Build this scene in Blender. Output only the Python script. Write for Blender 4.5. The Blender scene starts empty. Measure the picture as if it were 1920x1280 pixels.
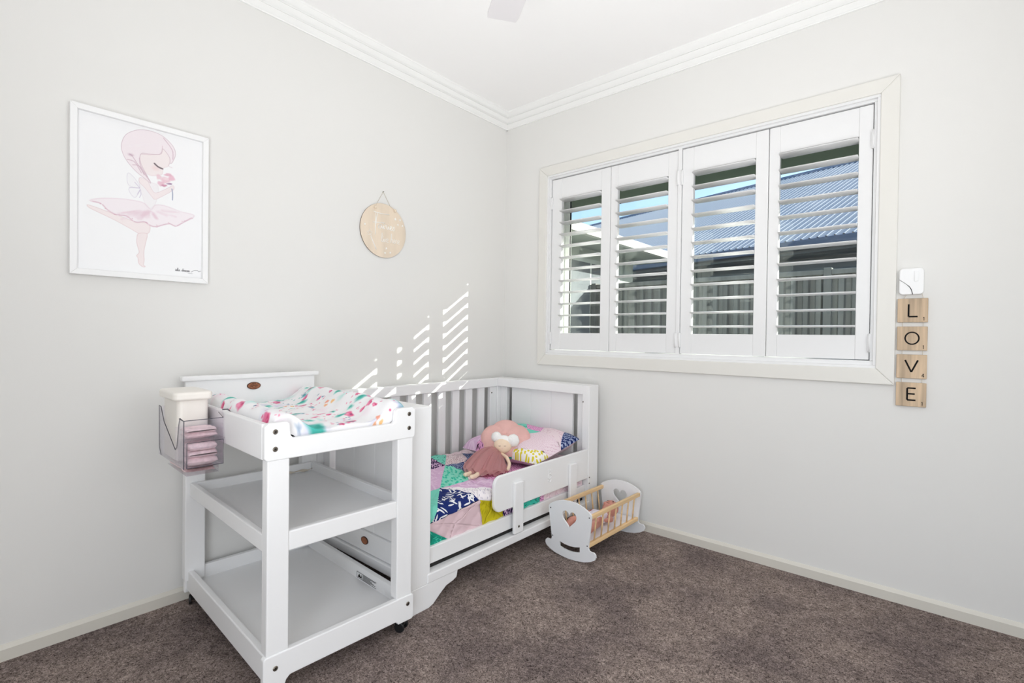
import bpy, bmesh, math, random
import numpy as np
from mathutils import Matrix, Vector
R = random.Random(7)
PI = math.pi
scene = bpy.context.scene
COL = scene.collection

# ---------------------------------------------------------------- camera
yaw, pitch, roll = -0.70988, -0.011139, 0.012602
CAM = Vector((2.4033, -2.7120, 1.1262))
fw = Vector((math.sin(yaw)*math.cos(pitch), math.cos(yaw)*math.cos(pitch), math.sin(pitch)))
rt = Vector((math.cos(yaw), -math.sin(yaw), 0)); up = rt.cross(fw)
r2 = rt*math.cos(roll)+up*math.sin(roll); u2 = -rt*math.sin(roll)+up*math.cos(roll)
cd = bpy.data.cameras.new('camera'); cam = bpy.data.objects.new('camera', cd); COL.objects.link(cam)
cd.sensor_width = 36; cd.lens = 932.83*36/1920; cd.clip_start = .02; cd.clip_end = 200
cam.matrix_world = Matrix(((r2.x, u2.x, -fw.x, CAM.x), (r2.y, u2.y, -fw.y, CAM.y), (r2.z, u2.z, -fw.z, CAM.z), (0, 0, 0, 1)))
scene.camera = cam

# ---------------------------------------------------------------- sky, sun, exposure
w = bpy.data.worlds.new('sky'); scene.world = w; w.use_nodes = True
nt = w.node_tree; nt.nodes.clear()
sky = nt.nodes.new('ShaderNodeTexSky'); sky.sky_type = 'NISHITA'; sky.sun_disc = False
SUN_TO = Vector((1, .806, .553)).normalized()
sky.sun_elevation = math.asin(SUN_TO.z); sky.sun_rotation = math.atan2(SUN_TO.x, SUN_TO.y)
sky.dust_density = 2.0; sky.ozone_density = 1.0; sky.air_density = .8
bg = nt.nodes.new('ShaderNodeBackground'); wo = nt.nodes.new('ShaderNodeOutputWorld')
nt.links.new(sky.outputs[0], bg.inputs[0]); bg.inputs[1].default_value = .45
nt.links.new(bg.outputs[0], wo.inputs[0])
sl = bpy.data.lights.new('sun', 'SUN'); sl.energy = 13.0; sl.angle = math.radians(.35); sl.color = (1, .95, .87)
so = bpy.data.objects.new('sun', sl); COL.objects.link(so); so.rotation_euler = SUN_TO.to_track_quat('Z', 'Y').to_euler()
FAN = Vector((1.56, -1.58, 0))
# unseen fill light added behind the camera, standing before the doorway opening
dl = bpy.data.lights.new('doorway_fill', 'AREA'); dl.shape = 'RECTANGLE'; dl.size = 1.05; dl.size_y = 2.05; dl.energy = 27; dl.color = (.965, .982, 1)
do = bpy.data.objects.new('doorway_fill', dl); COL.objects.link(do); do.location = (2.50, -3.32, 1.06); do.rotation_euler = (math.radians(90), 0, math.radians(18))
# side fill light added out of view, in an opening made for it
wl = bpy.data.lights.new('side_fill', 'AREA'); wl.shape = 'RECTANGLE'; wl.size = 1.36; wl.size_y = 1.36; wl.energy = 13; wl.color = (.965, .982, 1)
wo_ = bpy.data.objects.new('side_fill', wl); COL.objects.link(wo_); wo_.location = (3.15, -1.55, 1.45); wo_.rotation_euler = (math.radians(90), 0, math.radians(90))
# two fill lights added out of view, aimed up to brighten the ceiling
for nm, lc, tw, en in (('ceiling_fill', (2.70, -1.9, .50), (1.2, -.6, -2.2), 6.8), ('ceiling_fill', (1.90, -3.0, .50), (.7, -1.8, -2.2), 7.2)):
    ul = bpy.data.lights.new(nm, 'AREA'); ul.shape = 'DISK'; ul.size = .8; ul.spread = math.radians(100); ul.energy = en; ul.color = (.965, .982, 1)
    uo = bpy.data.objects.new(nm, ul); COL.objects.link(uo); uo.location = lc; uo.rotation_euler = Vector(tw).to_track_quat('Z', 'Y').to_euler()
vs = scene.view_settings; vs.view_transform = 'Standard'; vs.look = 'None'; vs.gamma = 1; vs.use_curve_mapping = False; vs.exposure = -0.09
try:
    scene.cycles.use_denoising = True; scene.cycles.max_bounces = 8; scene.cycles.diffuse_bounces = 5; scene.cycles.transparent_max_bounces = 24
    scene.cycles.sample_clamp_indirect = 6
except Exception: pass

# ---------------------------------------------------------------- materials
def lin(c):
    return tuple(((v/255)/12.92 if v/255 <= .04045 else ((v/255+.055)/1.055)**2.4) for v in c[:3]) + (1,)
def new_mat(name):
    m = bpy.data.materials.new(name); m.use_nodes = True
    return m, m.node_tree, m.node_tree.nodes['Principled BSDF']
def node(nt, t, **kw):
    n = nt.nodes.new(t)
    for k, v in kw.items(): setattr(n, k, v)
    return n
def mat(name, col, rough=.5, var=0, vscale=8, bump=0, bscale=200, metal=0, spec=.5, stretch=None):
    m, nt, b = new_mat(name)
    b.inputs['Base Color'].default_value = lin(col); b.inputs['Roughness'].default_value = rough
    b.inputs['Metallic'].default_value = metal; b.inputs['Specular IOR Level'].default_value = spec
    tc = node(nt, 'ShaderNodeTexCoord')
    src = tc.outputs['Object']
    if stretch:
        mp = node(nt, 'ShaderNodeMapping'); mp.inputs['Scale'].default_value = stretch; nt.links.new(src, mp.inputs[0]); src = mp.outputs[0]
    if var:
        n = node(nt, 'ShaderNodeTexNoise'); n.inputs['Scale'].default_value = vscale; n.inputs['Detail'].default_value = 4; nt.links.new(src, n.inputs['Vector'])
        cr = node(nt, 'ShaderNodeValToRGB')
        cr.color_ramp.elements[0].position = .3; cr.color_ramp.elements[1].position = .7
        cr.color_ramp.elements[0].color = lin([max(0, c*(1-var)) for c in col]); cr.color_ramp.elements[1].color = lin([min(255, c*(1+var)) for c in col])
        nt.links.new(n.outputs['Fac'], cr.inputs[0]); nt.links.new(cr.outputs[0], b.inputs['Base Color'])
    if bump:
        n = node(nt, 'ShaderNodeTexNoise'); n.inputs['Scale'].default_value = bscale; n.inputs['Detail'].default_value = 3; nt.links.new(src, n.inputs['Vector'])
        bp = node(nt, 'ShaderNodeBump'); bp.inputs['Strength'].default_value = bump; bp.inputs['Distance'].default_value = .002
        nt.links.new(n.outputs['Fac'], bp.inputs['Height']); nt.links.new(bp.outputs[0], b.inputs['Normal'])
    return m
def clear_mat(name, tint, fac=.08, rough=.02, blend=None):
    """thin clear sheet: light passes straight through, a little mirror reflection on top"""
    m, nt, b = new_mat(name); nt.nodes.remove(b)
    out = nt.nodes['Material Output']
    t = node(nt, 'ShaderNodeBsdfTransparent'); t.inputs[0].default_value = lin(tint)
    g = node(nt, 'ShaderNodeBsdfGlossy'); g.inputs['Roughness'].default_value = rough
    fc = node(nt, 'ShaderNodeLayerWeight'); fc.inputs['Blend'].default_value = .5
    pw = node(nt, 'ShaderNodeMath', operation='POWER'); pw.inputs[1].default_value = 5; nt.links.new(fc.outputs['Facing'], pw.inputs[0])
    lw = node(nt, 'ShaderNodeMath', operation='MULTIPLY_ADD'); lw.inputs[1].default_value = .9; lw.inputs[2].default_value = .035; nt.links.new(pw.outputs[0], lw.inputs[0])
    mx = node(nt, 'ShaderNodeMixShader'); nt.links.new(lw.outputs[0], mx.inputs[0])
    nt.links.new(t.outputs[0], mx.inputs[1]); nt.links.new(g.outputs[0], mx.inputs[2])
    last = mx
    if blend:
        d = node(nt, 'ShaderNodeBsdfDiffuse'); d.inputs[0].default_value = lin(blend[0])
        m2 = node(nt, 'ShaderNodeMixShader'); m2.inputs[0].default_value = blend[1]
        nt.links.new(mx.outputs[0], m2.inputs[1]); nt.links.new(d.outputs[0], m2.inputs[2]); last = m2
    nt.links.new(last.outputs[0], out.inputs[0])
    return m
def paint_mat(name, rough=.6):
    m, nt, b = new_mat(name); b.inputs['Roughness'].default_value = rough
    a = node(nt, 'ShaderNodeAttribute'); a.attribute_name = 'print'; nt.links.new(a.outputs['Color'], b.inputs['Base Color'])
    return m
def fabric(name, bg_, fg=None, kind='dots', scale=60, thr=.3, rough=.85):
    """cotton with a flat print: dots, sticks, strokes or cross marks, laid out in the cloth's own UV"""
    m, nt, b = new_mat(name); b.inputs['Roughness'].default_value = rough; b.inputs['Specular IOR Level'].default_value = .2
    uv = node(nt, 'ShaderNodeTexCoord').outputs['UV']
    b.inputs['Base Color'].default_value = lin(bg_)
    wv = node(nt, 'ShaderNodeTexNoise'); wv.inputs['Scale'].default_value = 900; nt.links.new(uv, wv.inputs['Vector'])
    bp = node(nt, 'ShaderNodeBump'); bp.inputs['Strength'].default_value = .25; bp.inputs['Distance'].default_value = .001
    nt.links.new(wv.outputs['Fac'], bp.inputs['Height']); nt.links.new(bp.outputs[0], b.inputs['Normal'])
    if fg is None: return m
    def layer(rot, sc, t, off):
        m0 = node(nt, 'ShaderNodeMapping'); m0.inputs['Rotation'].default_value = (0, 0, rot); nt.links.new(uv, m0.inputs[0])
        mp = node(nt, 'ShaderNodeMapping'); mp.inputs['Scale'].default_value = (sc[0], sc[1], 1); mp.inputs['Location'].default_value = (off, off*.7, 0)
        nt.links.new(m0.outputs[0], mp.inputs[0])
        v = node(nt, 'ShaderNodeTexVoronoi'); v.inputs['Scale'].default_value = 1; v.voronoi_dimensions = '2D'
        v.inputs['Randomness'].default_value = .35 if kind == 'grid' else .85
        nt.links.new(mp.outputs[0], v.inputs['Vector'])
        c = node(nt, 'ShaderNodeMath', operation='LESS_THAN'); c.inputs[1].default_value = t; nt.links.new(v.outputs['Distance'], c.inputs[0])
        return c.outputs[0]
    if kind in ('dots', 'grid'): f = layer(.3, (scale, scale), thr, 0)
    elif kind == 'strokes': f = layer(.5, (scale*.5, scale*1.3), thr, 0)
    else:
        f = None
        for k, r_ in enumerate((.4, 1.5, 2.4)):
            g = layer(r_, (scale*.35, scale*1.9), thr, k*3.3)
            if f is None: f = g
            else:
                mx = node(nt, 'ShaderNodeMath', operation='MAXIMUM'); nt.links.new(f, mx.inputs[0]); nt.links.new(g, mx.inputs[1]); f = mx.outputs[0]
    mix = node(nt, 'ShaderNodeMix', data_type='RGBA'); mix.inputs['A'].default_value = lin(bg_); mix.inputs['B'].default_value = lin(fg)
    nt.links.new(f, mix.inputs['Factor']); nt.links.new(mix.outputs['Result'], b.inputs['Base Color'])
    return m

M = {}
M['wall'] = mat('wall_paint', (230, 229, 226), .75, bump=.06, bscale=350)
M['ceiling'] = mat('ceiling_paint', (251, 250, 249), .8, bump=.04, bscale=300)
M['cornice'] = mat('cornice_plaster', (243, 243, 241), .7)
M['trim'] = mat('trim_enamel', (229, 227, 221), .4)
M['skirting'] = mat('skirting_enamel', (219, 215, 205), .4)
M['white'] = mat('white_lacquer', (243, 243, 243), .38, bump=.02, bscale=90)
M['shutter'] = mat('shutter_paint', (235, 235, 235), .35)
M['dark'] = mat('gap_shade', (30, 28, 27), .8)  # colour stands in for the shade inside the cot's front slot
M['black'] = mat('black_plastic', (24, 25, 27), .4)
M['steel'] = mat('bronze_bolt', (120, 112, 102), .35, metal=.9)
M['hole'] = mat('hex_socket', (20, 18, 16), .6)
M['glass'] = clear_mat('window_glass', (243, 248, 246))
M['alum'] = mat('window_aluminium', (214, 218, 213), .35)
M['rubber'] = mat('window_seal', (35, 36, 38), .7)
M['ply'] = mat('pale_plywood', (228, 212, 192), .6, var=.04, vscale=14, stretch=(1, 1, .12))
M['ply_edge'] = mat('burnt_plywood_edge', (96, 74, 56), .7)
M['lettering'] = mat('white_acrylic', (248, 246, 241), .4)
M['pine'] = mat('pine_wood', (226, 193, 146), .5, var=.1, vscale=30, stretch=(1, .06, 1))
M['tile'] = mat('oak_tile', (194, 170, 142), .55, var=.14, vscale=45, stretch=(1, 1, .06))
M['ink'] = mat('black_ink', (16, 13, 13), .7, spec=.2)
M['cord'] = mat('jute_string', (206, 196, 180), .8)
M['cradle'] = mat('cradle_paint', (236, 237, 239), .45)
M['cream'] = mat('cream_plastic', (243, 238, 230), .35)
M['caddy'] = clear_mat('clear_acrylic', (253, 252, 254), blend=((236, 232, 240), .02))
M['caddy_rim'] = clear_mat('acrylic_edge', (160, 158, 164), blend=((112, 110, 118), .5))
M['nappy'] = mat('pink_cotton', (238, 214, 215), .9, var=.08, vscale=60, bump=.5, bscale=40)
M['emblem'] = mat('stained_wood_oval', (150, 92, 60), .5, var=.12, vscale=60)
M['emblem_dark'] = mat('burnt_oval_rim', (66, 36, 24), .6)
M['print'] = paint_mat('ballet_print', .35)
M['picture_glass'] = clear_mat('picture_glass', (253, 253, 253), rough=.45)
M['matfab'] = paint_mat('floral_cotton', .85)
M['rose'] = mat('rose_linen', (230, 182, 176), .9, var=.02, vscale=20, bump=.4, bscale=500)
M['doll_skin'] = mat('cream_calico', (240, 216, 190), .9, bump=.3, bscale=500)
M['fluff'] = mat('white_plush', (250, 248, 246), .95, bump=.8, bscale=300)
M['hair'] = mat('white_felt', (246, 243, 242), .95, bump=.3, bscale=300)
M['tulle'] = clear_mat('mauve_tulle', (236, 206, 206), blend=((232, 182, 182), .34))
M['thread'] = mat('dark_thread', (70, 50, 46), .8)
M['baby'] = mat('doll_vinyl', (206, 142, 126), .45, var=.06, vscale=25)
M['sheet'] = mat('white_sheet', (240, 238, 240), .85, bump=.3, bscale=60)
M['onesie'] = mat('doll_onesie', (236, 228, 238), .9, var=.04, vscale=40)
M['roof'] = mat('roof_steel', (178, 182, 190), .5)
M['roof_dark'] = mat('ridge_steel', (76, 88, 112), .45)
M['fence'] = mat('fence_steel', (112, 113, 110), .5, var=.22, vscale=9, stretch=(1, 1, .03))
M['render'] = mat('dark_render', (104, 109, 114), .8, var=.04, vscale=6)
M['paving'] = mat('concrete_path', (150, 146, 140), .9, var=.08, vscale=5)
M['wingwall'] = mat('pale_render', (190, 196, 188), .85)
M['gutter'] = mat('cream_gutter', (222, 221, 214), .45)
M['soffit'] = mat('eave_lining', (128, 136, 124), .8)
M['fascia'] = mat('dark_fascia', (72, 80, 74), .6)
M['fan'] = mat('fan_grey_white', (224, 221, 222), .5)

def carpet():
    m, nt, b = new_mat('carpet_pile'); b.inputs['Roughness'].default_value = .95; b.inputs['Specular IOR Level'].default_value = .1
    P = node(nt, 'ShaderNodeNewGeometry').outputs['Position']
    def noise(s, d, rough=.6, dist=0):
        n = node(nt, 'ShaderNodeTexNoise'); n.inputs['Scale'].default_value = s; n.inputs['Detail'].default_value = d; n.inputs['Roughness'].default_value = rough; n.inputs['Distortion'].default_value = dist
        nt.links.new(P, n.inputs['Vector']); return n.outputs['Fac']
    fine = noise(112, 4, .75, 1.6); mid = noise(22, 4, .65); big = noise(3.2, 3, .55)
    def ramp(f, p0, c0, p1, c1):
        r = node(nt, 'ShaderNodeValToRGB'); e = r.color_ramp.elements
        e[0].position = p0; e[1].position = p1; e[0].color = c0; e[1].color = c1; nt.links.new(f, r.inputs[0]); return r.outputs[0]
    base = ramp(fine, .36, lin((68, 57, 53)), .64, lin((226, 206, 197)))
    g1 = ramp(mid, .30, (.62, .61, .61, 1), .70, (1.0, 1.0, 1.0, 1))
    g2 = ramp(big, .36, (.66, .65, .67, 1), .60, (1, .99, .97, 1))
    m1 = node(nt, 'ShaderNodeMix', data_type='RGBA', blend_type='MULTIPLY'); m1.inputs['Factor'].default_value = 1
    nt.links.new(base, m1.inputs['A']); nt.links.new(g1, m1.inputs['B'])
    m2 = node(nt, 'ShaderNodeMix', data_type='RGBA', blend_type='MULTIPLY'); m2.inputs['Factor'].default_value = 1
    nt.links.new(m1.outputs['Result'], m2.inputs['A']); nt.links.new(g2, m2.inputs['B'])
    nt.links.new(m2.outputs['Result'], b.inputs['Base Color'])
    bp = node(nt, 'ShaderNodeBump'); bp.inputs['Strength'].default_value = .9; bp.inputs['Distance'].default_value = .008
    nt.links.new(fine, bp.inputs['Height']); nt.links.new(bp.outputs[0], b.inputs['Normal'])
    return m
M['carpet'] = carpet()

# ---------------------------------------------------------------- mesh helpers
class MB:
    """collects geometry for ONE mesh"""
    def __init__(s): s.v = []; s.f = []; s.uv = None
    def add(s, v, f):
        o = len(s.v); s.v += [tuple(p) for p in v]; s.f += [tuple(i+o for i in q) for q in f]; return s
    def box(s, x0, x1, y0, y1, z0, z1):
        x0, x1 = sorted((x0, x1)); y0, y1 = sorted((y0, y1)); z0, z1 = sorted((z0, z1))
        return s.add([(x0, y0, z0), (x1, y0, z0), (x1, y1, z0), (x0, y1, z0), (x0, y0, z1), (x1, y0, z1), (x1, y1, z1), (x0, y1, z1)],
                     [(0, 3, 2, 1), (4, 5, 6, 7), (0, 1, 5, 4), (1, 2, 6, 5), (2, 3, 7, 6), (3, 0, 4, 7)])
    def prism(s, poly, axis, lo, hi):
        """poly is a list of 2D points in the two other axes; extruded along axis"""
        n = len(poly)
        def pt(p, h):
            return {'x': (h, p[0], p[1]), 'y': (p[0], h, p[1]), 'z': (p[0], p[1], h)}[axis]
        a = sum(poly[i][0]*poly[(i+1) % n][1]-poly[(i+1) % n][0]*poly[i][1] for i in range(n))
        if (a < 0) != (axis == 'y'): poly = poly[::-1]
        v = [pt(p, lo) for p in poly]+[pt(p, hi) for p in poly]
        return s.add(v, [tuple(range(n-1, -1, -1)), tuple(range(n, 2*n))]+[(i, (i+1) % n, n+(i+1) % n, n+i) for i in range(n)])
    def tube(s, path, rad, seg=8, cap=True, flat=None):
        path = [Vector(p) for p in path]; n = len(path)
        rads = rad if isinstance(rad, (list, tuple)) else [rad]*n
        rings = []; prev = None
        for i, p in enumerate(path):
            t = (path[min(i+1, n-1)]-path[max(i-1, 0)]).normalized()
            if prev is None:
                a = Vector((0, 0, 1)) if abs(t.z) < .9 else Vector((1, 0, 0)); x = t.cross(a).normalized()
            else: x = (prev-t*prev.dot(t)).normalized()
            prev = x; y = t.cross(x)
            rings.append([p+(x*math.cos(2*PI*k/seg)+y*math.sin(2*PI*k/seg))*rads[i] for k in range(seg)])
        v = [q for r in rings for q in r]; f = []
        for i in range(n-1):
            for k in range(seg): f.append((i*seg+k, i*seg+(k+1) % seg, (i+1)*seg+(k+1) % seg, (i+1)*seg+k))
        if cap: f += [tuple(range(seg-1, -1, -1)), tuple((n-1)*seg+k for k in range(seg))]
        return s.add(v, f)
    def cyl(s, a, b, r, seg=16): return s.tube([a, b], r, seg)
    def ball(s, c, r, seg=20, rings=12, wob=0, seed=0):
        rx, ry, rz = r if isinstance(r, (tuple, list)) else (r, r, r); rr = random.Random(seed)
        v = []; f = []
        for i in range(1, rings):
            th = PI*i/rings
            for k in range(seg):
                ph = 2*PI*k/seg; d = 1+rr.uniform(-wob, wob)
                v.append((c[0]+rx*d*math.sin(th)*math.cos(ph), c[1]+ry*d*math.sin(th)*math.sin(ph), c[2]+rz*d*math.cos(th)))
        v += [(c[0], c[1], c[2]+rz), (c[0], c[1], c[2]-rz)]; T = len(v)-2; B = len(v)-1
        for i in range(rings-2):
            for k in range(seg): f.append((i*seg+k, (i+1)*seg+k, (i+1)*seg+(k+1) % seg, i*seg+(k+1) % seg))
        for k in range(seg): f.append((T, k, (k+1) % seg)); f.append((B, (rings-2)*seg+(k+1) % seg, (rings-2)*seg+k))
        return s.add(v, f)
    def lathe(s, prof, c=(0, 0, 0), seg=24):
        v = []; f = []; n = len(prof)
        for r, z in prof:
            for k in range(seg): v.append((c[0]+r*math.cos(2*PI*k/seg), c[1]+r*math.sin(2*PI*k/seg), c[2]+z))
        for i in range(n-1):
            for k in range(seg): f.append((i*seg+k, i*seg+(k+1) % seg, (i+1)*seg+(k+1) % seg, (i+1)*seg+k))
        f += [tuple(range(seg-1, -1, -1)), tuple((n-1)*seg+k for k in range(seg))]
        return s.add(v, f)
    def sheet(s, fn, nu, nv, uvfn=None):
        v = [fn(i/nu, j/nv) for j in range(nv+1) for i in range(nu+1)]
        f = [(j*(nu+1)+i, j*(nu+1)+i+1, (j+1)*(nu+1)+i+1, (j+1)*(nu+1)+i) for j in range(nv) for i in range(nu)]
        return s.add(v, f)

def fmat(loc, rz=0): return Matrix.Translation(Vector(loc)) @ Matrix.Rotation(rz, 4, 'Z')
FR = {}
def tag(o, label=None, cat=None, group=None, kind=None):
    if label: o['label'] = label
    if cat: o['category'] = cat
    if group: o['group'] = group
    if kind: o['kind'] = kind
    return o
def thing(name, label, cat, loc=(0, 0, 0), rz=0, group=None, kind=None):
    o = bpy.data.objects.new(name, None); COL.objects.link(o); o.location = loc; o.rotation_euler = (0, 0, rz); o.empty_display_size = .05
    FR[o.name] = fmat(loc, rz)
    return tag(o, label, cat, group, kind)
def world_of(o):
    if o is None: return Matrix()
    return FR.get(o.name, Matrix()) if o.parent is None else world_of(o.parent) @ FR.get(o.name, Matrix())
def obj(name, mb, m, parent=None, frame=None, bevel=0, smooth=False, seg=2, sub=0, solid=0, uv=None):
    """frame: matrix that takes the builder's coordinates to the world (default: they are world coordinates)"""
    me = bpy.data.meshes.new(name)
    T = (world_of(parent).inverted() if parent else Matrix()) @ (frame if frame is not None else Matrix())
    me.from_pydata([T @ Vector(p) for p in mb.v], [], mb.f); me.update()
    if uv:
        L = me.uv_layers.new(name='UVMap')
        for lp in me.loops: L.data[lp.index].uv = uv[lp.vertex_index]
    if m: me.materials.append(m)
    if smooth:
        for p in me.polygons: p.use_smooth = True
    o = bpy.data.objects.new(name, me); COL.objects.link(o)
    if parent: o.parent = parent
    if solid:
        md = o.modifiers.new('thickness', 'SOLIDIFY'); md.thickness = solid; md.offset = -1
    if bevel:
        md = o.modifiers.new('bevel', 'BEVEL'); md.width = bevel; md.segments = seg; md.limit_method = 'ANGLE'; md.angle_limit = math.radians(40)
    if sub:
        md = o.modifiers.new('smooth', 'SUBSURF'); md.levels = sub; md.render_levels = sub
    return o
def share(o, parent=None, name=None, loc=(0, 0, 0), rot=None):
    c = o.copy(); COL.objects.link(c); c.parent = parent; c.location = loc
    if rot is not None: c.rotation_euler = rot
    return c
def skin(name, joints, edges, radii, m, parent, root=0, sub=2):
    me = bpy.data.meshes.new(name)
    T = world_of(parent).inverted() if parent else Matrix()
    bm = bmesh.new(); ly = bm.verts.layers.skin.verify(); vs_ = [bm.verts.new(T @ Vector(p)) for p in joints]
    for a, b in edges: bm.edges.new((vs_[a], vs_[b]))
    for i, v in enumerate(vs_):
        r = radii[i]; v[ly].radius = (r, r) if not isinstance(r, tuple) else r
        v[ly].use_root = (i == root)
    bm.to_mesh(me); bm.free(); me.materials.append(m)
    o = bpy.data.objects.new(name, me); COL.objects.link(o); o.parent = parent
    md = o.modifiers.new('skin', 'SKIN'); md.use_smooth_shade = True
    s_ = o.modifiers.new('smooth', 'SUBSURF'); s_.levels = sub; s_.render_levels = sub
    return o
def struct(name, mb, m, parent=None, label=None, **kw):
    o = obj(name, mb, m, parent, **kw)
    if parent is None: tag(o, label, None, None, 'structure')
    return o
def rrect(x0, x1, y0, y1, r, n=4):
    out = []
    for cx, cy, a in ((x1-r, y1-r, 0), (x0+r, y1-r, 90), (x0+r, y0+r, 180), (x1-r, y0+r, 270)):
        for k in range(n+1):
            t = math.radians(a+90*k/n); out.append((cx+r*math.cos(t), cy+r*math.sin(t)))
    return out
def spline(pts, n=6, closed=True):
    """Catmull-Rom through the points"""
    P = [Vector(p) for p in pts]; m = len(P); out = []
    for i in range(m if closed else m-1):
        a, b, c, d = (P[(i-1) % m], P[i], P[(i+1) % m], P[(i+2) % m]) if closed else (P[max(i-1, 0)], P[i], P[i+1], P[min(i+2, m-1)])
        for k in range(n):
            t = k/n; out.append(tuple(.5*((2*b)+(c-a)*t+(2*a-5*b+4*c-d)*t*t+(3*b-a-3*c+d)*t**3)))
    if not closed: out.append(tuple(P[-1]))
    return out

# ---------------------------------------------------------------- room shell
RX, RY, H = 3.12, -3.40, 2.70
CB = 2.61
struct('floor', MB().box(-.12, RX+.12, RY-.12, .12, -.1, 0), M['carpet'], label='brown grey cut pile carpet covering the whole floor')
struct('ceiling', MB().box(-.12, RX+.12, RY-.12, .25, H, H+.1), M['ceiling'], label='flat white plaster ceiling')
struct('wall_left', MB().box(-.12, 0, RY-.12, .25, -.1, H), M['wall'], label='pale warm grey painted wall with picture')
WX0, WX1, WZ0, WZ1 = .380, 2.192, 1.004, 2.206
def holed_wall(xs, zs, y0, y1):
    b = MB(); nx, nz = len(xs), len(zs)
    V = [(x, y0, z) for z in zs for x in xs]+[(x, y1, z) for z in zs for x in xs]; N = nx*nz; F = []
    cell = lambda i, j: 0 <= i < nx-1 and 0 <= j < nz-1 and not (i == 1 and j == 1)
    for j in range(nz-1):
        for i in range(nx-1):
            if not cell(i, j): continue
            a, b_, c, d = j*nx+i, j*nx+i+1, (j+1)*nx+i+1, (j+1)*nx+i
            F += [(a, b_, c, d), (N+d, N+c, N+b_, N+a)]
            if not cell(i, j-1): F.append((a, N+a, N+b_, b_))
            if not cell(i, j+1): F.append((d, c, N+c, N+d))
            if not cell(i-1, j): F.append((a, d, N+d, N+a))
            if not cell(i+1, j): F.append((b_, N+b_, N+c, c))
    return b.add(V, F)
struct('wall_right', holed_wall([0, WX0, WX1, RX], [-.1, WZ0, WZ1, H], 0, .22), M['wall'], label='pale grey wall with the shuttered window')
struct('wall_back', holed_wall([0, 1.85, 2.95, RX], [-.1, 0, 2.1, H], RY-.12, RY), M['wall'], label='wall behind the camera with an open doorway')
struct('wall_near', holed_wall([0, .85, 2.25, -RY], [-.1, .75, 2.15, H], RX, RX+.12), M['wall'], frame=Matrix.Rotation(-PI/2, 4, 'Z'), label='pale grey wall with an added opening for fill light, out of view')  # side opening invented to seat the fill light
struct('sun_blocker', MB().box(RX+.125, RX+.14, -2.3, -.8, .7, 2.2), M['white'], label='white panel added to block sun at the side opening, out of view')  # unseen panel added to keep direct sun out of the side opening
def cornice(name, axis, lo, hi, flip=1):
    # stepped cove profile: (distance from wall, z)
    P = [(0, CB), (.008, CB), (.008, CB+.006)]; q = Vector((.012, CB+.008)); d_ = Vector((.7071, .7071)); n_ = Vector((-.7071, .7071))
    for k in range(3):
        P.append(tuple(q)); q = q+d_*.0265; P.append(tuple(q))
        if k < 2: P += [tuple(q+n_*.008), tuple(q+d_*.0115+n_*.008)]; q = q+d_*.0115
    P += [(.086, q.y), (.086, H), (0, H)]
    b = MB()
    if axis == 'y': b.prism([(p[0] if flip > 0 else RX-p[0], p[1]) for p in P], 'y', lo, hi)
    else: b.prism([((-p[0]) if flip > 0 else RY+p[0], p[1]) for p in P], 'x', lo, hi)
    return b
struct('trim_1', cornice('a', 'y', RY, 0), M['cornice'], label='white stepped cornice along the left wall')
struct('trim_2', cornice('b', 'x', 0, RX), M['cornice'], label='white stepped cornice above the window')
struct('trim_3', cornice('c', 'y', RY, 0, -1), M['cornice'], label='white cornice out of view on the right')
struct('trim_4', cornice('d', 'x', 0, RX, -1), M['cornice'], label='white cornice behind the camera')
def skirt(): return [(0, 0), (.013, 0), (.013, .040), (.0035, .054), (0, .054)]
struct('baseboard_left', MB().prism([(p[0], p[1]) for p in skirt()], 'y', RY, 0), M['skirting'], label='low cream skirting board along the left wall')
struct('baseboard_right', MB().prism([(-p[0], p[1]) for p in skirt()], 'x', 0, RX), M['skirting'], label='low cream skirting board under the window')
struct('baseboard_near', MB().prism([(RX-p[0], p[1]) for p in skirt()], 'y', RY, 0), M['skirting'], label='skirting board out of view on the right')
struct('baseboard_back', MB().prism([(RY+p[0], p[1]) for p in skirt()], 'x', 0, 1.85), M['skirting'], label='skirting board behind the camera')

# ---------------------------------------------------------------- window
win = thing('window_1', 'wide window in the right wall with moulded cream surround', None, (1.286, 0, 1.0), 0, kind='structure')
AX0, AX1, AZ0, AZ1 = .315, 2.258, .935, 2.268
for (o1, o2, i2, i1) in (((AX0, AZ0), (AX1, AZ0), (WX1, WZ0), (WX0, WZ0)), ((AX1, AZ0), (AX1, AZ1), (WX1, WZ1), (WX1, WZ0)),
                         ((AX1, AZ1), (AX0, AZ1), (WX0, WZ1), (WX1, WZ1)), ((AX0, AZ1), (AX0, AZ0), (WX0, WZ0), (WX0, WZ1))):
    obj('architrave', MB().prism([o1, o2, i2, i1], 'y', -.018, .001), M['trim'], win, bevel=.003)
fx0, fx1, fz0, fz1 = WX0-.002, WX1+.002, WZ0-.002, WZ1+.002
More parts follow.
